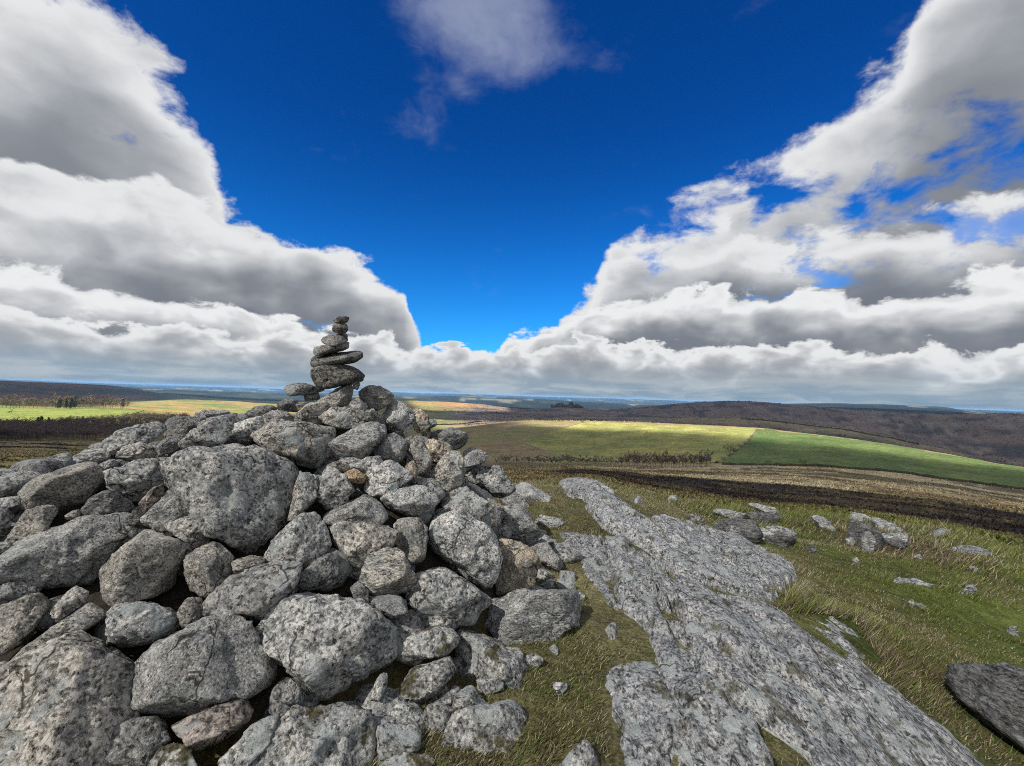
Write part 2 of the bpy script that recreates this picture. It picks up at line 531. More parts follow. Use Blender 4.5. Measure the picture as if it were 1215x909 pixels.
# brown moor beyond the brow
b1 = sstep(UU + 0.35 * n_m, 4.7, 5.6)
lc = lerp3(lc, lerp3(np.broadcast_to(BROWN * 1.1, lc.shape), np.broadcast_to(STRAW * 0.7, lc.shape), sstep(n_m, -0.1, 0.4)), b1 * (0.35 + 0.65 * sstep(-AA, -12, 4)))
# burnt heather strip (widening to the right), then tan grass
hband = sstep(UU + 0.9 * n_l + 0.5 * n_m, 6.05, 6.35) * (1 - sstep(UU + 0.10 * n_m + 0.10 * n_l, 6.95, 7.03))
hband = hband * sstep(AA, 3, 9)
hpre = sstep(UU + 0.9 * n_m + 0.5 * n_l, 5.2, 6.2) * (1 - sstep(UU, 6.9, 7.0)) * sstep(AA, 3, 9)
lc = lerp3(lc, np.broadcast_to(C(.07, .05, .03), lc.shape), 0.75 * hpre)
lc = lerp3(lc, np.broadcast_to(BURNT, lc.shape), np.clip(hband * (0.72 + 1.5 * n_m + 0.7 * n_l + 0.3 * n_s), 0, 1))
tanb = sstep(UU, 6.98, 7.05) * (1 - sstep(UU, 8.1, 8.3)) * sstep(AA, 4, 12)
lc = lerp3(lc, lerp3(np.broadcast_to(TAN, lc.shape), np.broadcast_to(BROWN, lc.shape), sstep(n_l + 0.5 * n_m, -0.05, 0.35)), tanb)
gorse = sstep(fbm2(GX, GY, 0.014, 5, 0.6, 88.0), 0.22, 0.34) * tanb
lc = lerp3(lc, np.broadcast_to(C(.05, .045, .025), lc.shape), gorse * 0.8)
# left-hand moor: tawny with dark burnt patches
leftm = (1 - sstep(AA, -20, -8)) * sstep(UU, 5.0, 5.6) * (1 - sstep(UU, 7.9, 8.1))
st = fbm2(GX * 0.5 + GY * 0.1, GY * 1.0, 0.03, 4, 0.55, 12.0)
lc = lerp3(lc, lerp3(np.broadcast_to(C(.23, .175, .088), lc.shape), np.broadcast_to(C(.15, .14, .055), lc.shape), sstep(n_m, -0.2, 0.3)), leftm)
lc = lerp3(lc, np.broadcast_to(BURNT * 1.3, lc.shape), leftm * sstep(st + 0.25 * n_m, 0.16, 0.26))
# hillside below the enclosed fields, centre
mid = sstep(UU, 7.9, 8.2) * (1 - sstep(UU, 9.0, 9.15)) * sstep(AA, -20, -8)
lc = lerp3(lc, lerp3(np.broadcast_to(C(.24, .18, .095), lc.shape), np.broadcast_to(C(.19, .18, .075), lc.shape), sstep(n_l + 0.3 * n_m, -0.2, 0.35)), mid)
# land beyond the fields: patchwork of pasture on the left, heath on the right and centre
far1 = sstep(UU, 9.02, 9.12)
heathy = sstep(AA, -12, -4)
pat = lerp3(np.broadcast_to(C(.17, .16, .05), lc.shape), np.broadcast_to(C(.26, .19, .075), lc.shape), sstep(fbm2(GX, GY, 0.006, 3, 0.5, 21.0), -0.1, 0.15))
pat = lerp3(pat, np.broadcast_to(C(.10, .16, .035), lc.shape), 0.8 * sstep(fbm2(GX, GY, 0.009, 3, 0.5, 31.0), 0.12, 0.18))
hea = lerp3(np.broadcast_to(HEATH, lc.shape), np.broadcast_to(C(.21, .165, .12), lc.shape), sstep(n_x + 0.8 * n_l, -0.1, 0.4))
hea = lerp3(hea, np.broadcast_to(C(.045, .042, .042), lc.shape), 0.8 * sstep(fbm2(GX, GY, 0.010, 5, 0.6, 41.0), 0.05, 0.3))
lc = lerp3(lc, lerp3(pat, hea, heathy), far1)
spur = sstep(UU, 10.5, 10.7) * (1 - sstep(UU, 11.0, 11.06)) * sstep(AA, 15, 22)
lc = lerp3(lc, np.broadcast_to(C(.22, .18, .10), lc.shape), spur * 0.85)
hl = sstep(UU, 11.9, 12.1) * (1 - heathy) * (1 - sstep(AA, -40, -32))
lc = lerp3(lc, lerp3(np.broadcast_to(C(.13, .075, .055), lc.shape), np.broadcast_to(C(.05, .055, .045), lc.shape), sstep(n_x, -0.1, 0.1)), hl)
# tawny sunlit flank left of centre
org = np.exp(-((AA + 7.0) / 2.6) ** 2) * sstep(UU, 12.3, 12.6) * (1 - sstep(UU, 13.0, 13.05))
lc = lerp3(lc, np.broadcast_to(C(.36, .20, .07), lc.shape), org * 0.9)
dist = sstep(UU, 13.6, 14.2)
fp = fbm2(GX, GY, 0.0016, 3, 0.55, 51.0)
fc = lerp3(np.broadcast_to(C(.014, .022, .022), lc.shape), np.broadcast_to(C(.036, .046, .03), lc.shape), sstep(fp, 0.05, 0.25))  # dark woods, made darker still to hold cloud shade in the colour
fc = lerp3(fc, np.broadcast_to(C(.20, .19, .13), lc.shape), 0.8 * sstep(fbm2(GX, GY, 0.0013, 4, 0.6, 61.0), 0.30, 0.42))
lc = lerp3(lc, fc, dist)
lc = np.clip(lc * (1 + 0.28 * n_s * sstep(-rad, -40, -4) + 0.22 * n_m + 0.15 * n_l)[..., None], 0.005, 0.6)


def land_material(name, bump=0.6, rough=0.95):
    mat = bpy.data.materials.new(name)
    mat.use_nodes = True
    t = NT(mat.node_tree)
    bs = t.n['Principled BSDF']
    at = t.node('ShaderNodeAttribute', attribute_name='cover')
    geo = t.node('ShaderNodeNewGeometry').outputs['Position']
    f1 = t.noise(geo, 7.0, 6, 0.65)
    f2 = t.noise(geo, 0.35, 7, 0.68)
    f3 = t.noise(geo, 0.03, 8, 0.75)
    f0 = t.noise(geo, 48.0, 4, 0.7)
    k = t.m('ADD', t.m('ADD', t.ramp(f1, 0.35, 0.65, -0.30, 0.30, False), t.ramp(f2, 0.36, 0.64, -0.38, 0.42, False)), t.ramp(f3, 0.36, 0.64, -0.26, 0.26, False))
    k = t.m('ADD', k, t.ramp(f0, 0.35, 0.65, -0.45, 0.55, False))
    k = t.m('MAXIMUM', k, -0.75)
    c = t.mix(1.0, at.outputs['Color'], t.m('ADD', k, 1.0), 'MULTIPLY')
    t.put(bs.inputs['Base Color'], c)
    bs.inputs['Roughness'].default_value = rough
    bs.inputs['Specular IOR Level'].default_value = 0.15
    bp = t.node('ShaderNodeBump')
    bp.inputs['Strength'].default_value = bump
    bp.inputs['Distance'].default_value = 0.05
    t.put(bp.inputs['Height'], t.m('ADD', f1, t.m('MULTIPLY', f0, 0.35)))
    bp2 = t.node('ShaderNodeBump')
    bp2.inputs['Strength'].default_value = 0.6
    bp2.inputs['Distance'].default_value = 0.6
    t.put(bp2.inputs['Height'], f2)
    t.l.new(bp.outputs[0], bp2.inputs['Normal'])
    t.l.new(bp2.outputs[0], bs.inputs['Normal'])
    return mat


M_land = land_material('moorland')
verts = np.stack([GX, GY, GZ], -1).reshape(-1, 3)
nv = len(U)
faces = grid_faces(len(AZ_B), nv, wrap=True)[:, ::-1]
# close the small hole under the viewer
c_i = len(verts)
verts = np.vstack([verts, [[0, 0, float(GZ[:, 0].mean())]]])
moor = link_mesh('moorland', verts, faces, M_land)
bm = bmesh.new()
bm.from_mesh(moor.data)
bm.verts.ensure_lookup_table()
na = len(AZ_B)
for a in range(na):
    bm.faces.new((bm.verts[c_i], bm.verts[((a + 1) % na) * nv], bm.verts[a * nv]))
bm.to_mesh(moor.data)
bm.free()
moor.data.polygons.foreach_set('use_smooth', np.ones(len(moor.data.polygons), dtype=bool))
point_color(moor.data, 'cover', np.vstack([lc.reshape(-1, 3), [[.1, .09, .04]]]))
tag(moor, kind='structure')


# ------------------------------------------------------------------ enclosed pastures laid over the land
def px_curve(pts, n):
    p = np.array(pts, float)
    s = np.linspace(p[0, 0], p[-1, 0], n)
    return s, np.interp(s, p[:, 0], p[:, 1])


def drape_field(name, top, bottom, nx, ny, base, var, seed, rmin=150, stripes=0.0):
    xs, yt = px_curve(top, nx)
    yb = np.interp(xs, [p[0] for p in bottom], [p[1] for p in bottom])
    f = np.linspace(0, 1, ny)
    PX = np.broadcast_to(xs[:, None], (nx, ny))
    PY = yb[:, None] * (1 - f) + yt[:, None] * f
    P = ground_hit(PX, PY, rmin, 1600)
    P[..., 2] = ground_z(P[..., 0], P[..., 1]) + 0.45
    ob = link_mesh(name, P.reshape(-1, 3), grid_faces(nx, ny), M_land)
    x, y = P[..., 0], P[..., 1]
    n = 0.7 * fbm2(x, y, 0.02, 5, 0.6, seed) + 0.5 * fbm2(x, y, 0.15, 3, 0.6, seed + 3)
    c = lerp3(np.broadcast_to(C(*base), P.shape), np.broadcast_to(C(*var), P.shape), sstep(n, -0.25, 0.45))
    if stripes:
        c = c * (1 + stripes * np.sin((x * 0.35 + y * 0.95) / 4.2))[..., None]
    point_color(ob.data, 'cover', c.reshape(-1, 3))
    tag(ob, kind='structure')
    return ob


drape_field('grass_field', [(615, 523.6), (650, 513), (696, 500.8), (760, 503), (830, 506), (896, 509)],
            [(615, 523.8), (657, 539), (700, 548), (800, 550), (855, 549), (880, 530), (896, 511)], 90, 30, (.20, .21, .065), (.31, .28, .085), 5, stripes=0.10)
drape_field('grass_field', [(857, 547), (880, 530), (897, 508), (970, 515), (1060, 528.5), (1135, 540.5), (1215, 554), (1300, 566)],
            [(857, 551), (985, 553.5), (1060, 560), (1150, 573), (1215, 580.6), (1300, 590)], 110, 26, (.075, .115, .034), (.115, .145, .045), 9)
drape_field('grass_field', [(-120, 477), (0, 483.5), (110, 485.5), (170, 486)], [(-120, 494), (0, 503), (110, 504), (170, 488)], 60, 18, (.15, .19, .042), (.20, .22, .055), 15)

# ------------------------------------------------------------------ granite
def granite(name, flecks=1.0, lichen=0.5, dark=0.35, scale=1.0, moss=0.0, stretch=(1, 1, 1), bump=1.0, use_tint=True, base=(1, 1, 1)):
    mat = bpy.data.materials.new(name)
    mat.use_nodes = True
    t = NT(mat.node_tree)
    bs = t.n['Principled BSDF']
    oi = t.node('ShaderNodeObjectInfo')
    co = t.node('ShaderNodeTexCoord').outputs['Object']
    off = t.v('SCALE', t.comb(1.0, 0.61, 0.37), scale=t.m('MULTIPLY', oi.outputs['Random'], 80.0))
    p = t.v('ADD', t.v('MULTIPLY', co, stretch), off)
    pw = t.v('ADD', p, t.v('SCALE', t.noise(p, 22.0, 2, 0.6, color=True), scale=0.035))
    cell = t.voro(pw, 74.0 * scale, 'F1', out='Color')
    cr, cg, cb = t.sep(cell)
    n1 = t.noise(p, 44.0 * scale, 5, 0.75)
    n2 = t.noise(p, 9.0, 4, 0.6)
    n3 = t.noise(p, 2.3, 4, 0.6)
    # crystals: grey groundmass with pale feldspar and black mica
    v = t.m('MULTIPLY_ADD', t.ramp(cr, 0.2, 0.8, -0.6, 0.85), 0.85 * flecks, t.ramp(n1, 0.38, 0.62, -0.95, 1.1, False))
    val = t.m('ADD', 0.30, t.m('MULTIPLY', v, 0.20))
    val = t.m('ADD', val, t.m('MULTIPLY', t.ramp(cg, 0.84, 0.92), 0.26 * flecks))
    val = t.m('MULTIPLY', val, t.ramp(n2, 0.28, 0.72, 0.52, 1.5, False))
    val = t.m('MULTIPLY', val, t.ramp(n3, 0.3, 0.7, 0.80, 1.22, False))
    dk = t.m('MULTIPLY', t.ramp(t.noise(p, 15.0, 5, 0.78), 0.54, 0.64), dark)
    val = t.m('MULTIPLY', val, t.m('SUBTRACT', 1.0, t.m('MULTIPLY', dk, 0.8)))
    val = t.m('MAXIMUM', t.m('MINIMUM', val, 0.66), 0.025)
    tint = t.mix(t.ramp(n2, 0.35, 0.65), (0.98, 1.0, 1.0), (1.03, 1.0, 0.95))
    c = t.mix(1.0, tint, t.comb(val, val, val), 'MULTIPLY')
    if use_tint:
        c = t.mix(1.0, c, oi.outputs['Color'], 'MULTIPLY')
    else:
        c = t.mix(1.0, c, base, 'MULTIPLY')
    # lichen crusts: pale, sharp-edged, with a grainy surface
    ln = t.noise(t.v('ADD', p, (5, 9, 2)), 5.5, 6, 0.66)
    lf = t.m('MULTIPLY', t.ramp(ln, 0.555, 0.585), lichen)
    lc_ = t.mix(t.ramp(t.noise(p, 60, 3, 0.7), 0.3, 0.7), (0.30, 0.335, 0.335), (0.47, 0.50, 0.49))
    c = t.mix(lf, c, lc_)
    if moss:
        nz = t.sep(t.node('ShaderNodeNewGeometry').outputs['Normal'])[2]
        mf = t.m('MULTIPLY', t.ramp(t.noise(p, 6.0, 5, 0.65), 0.55, 0.64), t.ramp(nz, -0.2, 0.5))
        mc = t.mix(t.ramp(n1, 0.35, 0.65), (0.035, 0.03, 0.012), (0.10, 0.085, 0.025))
        c = t.mix(t.m('MULTIPLY', mf, moss), c, mc)
    # hairline cracks and seams
    pc = t.v('ADD', p, t.v('SCALE', t.noise(p, 4.0, 3, 0.6, color=True), scale=0.30))
    ed = t.voro(pc, 3.4, 'DISTANCE_TO_EDGE')
    ck = t.m('MULTIPLY', t.ramp(ed, 0.004, 0.022, 1.0, 0.0), t.ramp(t.noise(p, 2.1, 2, 0.5), 0.50, 0.58))
    c = t.mix(t.m('MULTIPLY', ck, 0.85), c, (0.03, 0.027, 0.022))
    t.put(bs.inputs['Base Color'], c)
    bs.inputs['Roughness'].default_value = 0.88
    bs.inputs['Specular IOR Level'].default_value = 0.25
    h1 = t.m('ADD', t.m('MULTIPLY', cb, 0.5), n1)
    b1 = t.node('ShaderNodeBump')
    b1.inputs['Strength'].default_value = 0.75 * bump
    b1.inputs['Distance'].default_value = 0.020
    t.put(b1.inputs['Height'], h1)
    b2 = t.node('ShaderNodeBump')
    b2.inputs['Strength'].default_value = 0.6 * bump
    b2.inputs['Distance'].default_value = 0.05
    t.put(b2.inputs['Height'], t.m('SUBTRACT', t.m('ADD', n2, t.m('MULTIPLY', dk, -0.3)), t.m('MULTIPLY', ck, 0.5)))
    t.l.new(b1.outputs[0], b2.inputs['Normal'])
    t.l.new(b2.outputs[0], bs.inputs['Normal'])
    return mat


M_stone = granite('granite', 1.0, 0.55, 0.5)
M_stone_fine = granite('fine_granite', 0.7, 0.35, 0.35, scale=1.9)
M_stone_crust = granite('lichen_crusted_granite', 0.9, 1.0, 0.8, scale=1.25)
M_stone_foliated = granite('foliated_granite', 0.9, 0.35, 0.6, stretch=(1.0, 1.9, 2.6))
M_stone_mossy = granite('mossy_granite', 1.0, 0.9, 0.7, moss=0.9)


def ico(sub):
    b = bmesh.new()
    bmesh.ops.create_icosphere(b, subdivisions=sub, radius=1.0)
    v = np.array([q.co[:] for q in b.verts])
    f = np.array([[q.index for q in fc.verts] for fc in b.faces])
    b.free()
    return v / np.linalg.norm(v, axis=1, keepdims=True), f


ICO = {s: ico(s) for s in (2, 3, 4, 5)}


def rock_shape(sub, planes, p_norm, seed, size, rough=1.0, bed=None):
    """rounded polyhedron: support planes (normal, distance) joined by a p-norm, then weathered with noise"""
    d, f = ICO[sub]
    N = np.array([q[0] for q in planes])
    Dd = np.array([q[1] for q in planes])
    q = np.maximum(d @ N.T, 0) / Dd
    r = (q ** p_norm).sum(1) ** (-1.0 / p_norm)
    v = d * r[:, None]
    s = np.asarray(size)
    w = v / s.mean()
    o = np.array([seed * 1.31, seed * 2.17, seed * 0.73])
    k = 0.065 * fbm(w * 1.5 + o, 2) + 0.062 * fbm(w * 3.3 + o * 1.3, 3) - 0.075 * np.abs(fbm(w * 5.0 + o * 0.7, 3)) + 0.024 * fbm(w * 13 + o, 3)
    ch = fbm(w * 2.2 + o * 1.9, 2)
    k = k - 0.07 * sstep(ch, 0.22, 0.30)                  # flakes broken off
    if bed is not None:                                   # bedding: shallow grooves across one axis
        ph = (w @ bed) * 7.0 + 1.6 * fbm(w * 1.7 + o, 3)
        k = k - 0.05 * np.clip(1 - np.abs(((ph / 1.6) % 1) - 0.5) * 7, 0, 1) * (0.5 + 0.5 * vnoise(w * 2.3 + o))
    v = v + d * (k * rough * s.mean())[:, None]
    return v, f


def unit(v):
    v = np.asarray(v, float)
    return v / np.linalg.norm(v)


def stone_from_outline(poly, centre, thick, seed, sub=5, sharp=None, rough=1.0, bed=False, grow=1.0):
    """a stone whose outline from the viewer's side is the given polygon (photo pixels), at a real centre point"""
    rs = np.random.default_rng(int(seed) + 5)
    eye = np.array([0, 0, EYE])
    w = unit(eye - centre)                                # towards the viewer
    u = unit(np.cross([0, 0, 1], w))
    vv = np.cross(w, u)
    pts = []
    for (px, py) in poly:
        d = pix_dir(px, py)
        tt = ((centre - eye) @ w) / (d @ w)
        q = eye + d * tt - centre
        pts.append((q @ u, q @ vv))
    pts = np.array(pts) * grow
    if 0.5 * np.sum(pts[:, 0] * np.roll(pts[:, 1], -1) - np.roll(pts[:, 0], -1) * pts[:, 1]) < 0:
        pts = pts[::-1]
    hw, hh = np.ptp(pts[:, 0]) / 2, np.ptp(pts[:, 1]) / 2
    t = thick if thick else 0.45 * hw + 0.38 * hh
    planes = []
    n = len(pts)
    for i in range(n):
        a, b = pts[i], pts[(i + 1) % n]
        e = b - a
        L = math.hypot(*e)
        if L < 1e-6:
            continue
        nn = np.array([e[1], -e[0]]) / L
        dd = max(nn @ a, 0.22 * min(hw, hh))
        ph = rs.uniform(-0.25, 0.30)
        planes.append((np.array([nn[0] * math.cos(ph), nn[1] * math.cos(ph), math.sin(ph)]), dd * (math.cos(ph) + 0.10 * abs(math.sin(ph)))))
    for k in range(9):
        s = 1 if k < 6 else -1
        nr = unit([rs.normal(0, 0.75), rs.normal(0.10 * s, 0.75), s * rs.uniform(0.5, 1.3)])
        sup = math.sqrt((hw * nr[0]) ** 2 + (hh * nr[1]) ** 2 + (t * nr[2]) ** 2)
        planes.append((nr, sup * rs.uniform(0.72, 0.98)))
    planes.append((np.array([0, 0, -1.0]), t))
    p_norm = sharp if sharp else rs.uniform(22, 60)
    bd = unit([0.15 * rs.normal(), 1, 0.2 * rs.normal()]) if bed else None
    v, f = rock_shape(sub, planes, p_norm, seed, (hw, hh, t), rough, bd)
    # fit the outline box back to the photo's
    for ax, (lo, hi) in enumerate(((pts[:, 0].min(), pts[:, 0].max()), (pts[:, 1].min(), pts[:, 1].max()))):
        a, b = v[:, ax].min(), v[:, ax].max()
        v[:, ax] = lo + (v[:, ax] - a) * (hi - lo) / (b - a)
    W = v[:, :1] * u + v[:, 1:2] * vv + v[:, 2:] * w
    return W, f


# ------------------------------------------------------------------ the cairn: a mound whose stones follow its surface
AX = np.array([-1.55, 3.95])
RT = np.array([(-180, 3.3), (-135, 3.2), (-105, 2.75), (-88, 2.45), (-64, 2.2), (-42, 2.1), (-16, 2.1), (0, 2.05), (30, 2.3), (60, 2.4), (120, 2.6), (180, 3.3)], float)
SH = np.array([-2.95, 3.35])


def cairn_z(x, y):
    dx_, dy_ = x - AX[0], y - AX[1]
    th = np.degrees(np.arctan2(dy_, dx_))
    rr_ = np.interp(th, RT[:, 0], RT[:, 1])
    q = np.hypot(dx_, dy_) / rr_
    a = 1.64 * (1 - q ** 1.38)
    q2 = np.hypot((x - SH[0]) / 1.9, (y - SH[1]) / 1.9)
    b = 1.33 * (1 - q2 ** 1.7)
    k = 7.0
    return np.log(np.exp(np.clip(k * a, -30, 30)) + np.exp(np.clip(k * b, -30, 30))) / k - 0.06


def cairn_hit(px, py):
    d = pix_dir(px, py)
    s = np.linspace(0.9, 8.0, 900)
    x, y, z = d[0] * s, d[1] * s, EYE + d[2] * s
    surf = np.maximum(cairn_z(x, y), np.where(np.hypot(x, y) > 0.4, ground_z(x, y, False), 0))
    g = z - surf
    k = int(np.argmax(g <= 0))
    if g[k] > 0:
        k = int(np.argmin(g[:760]))
        return d * s[k] + np.array([0, 0, EYE]), float(g[k])
    return d * s[k] + np.array([0, 0, EYE]), 0.0


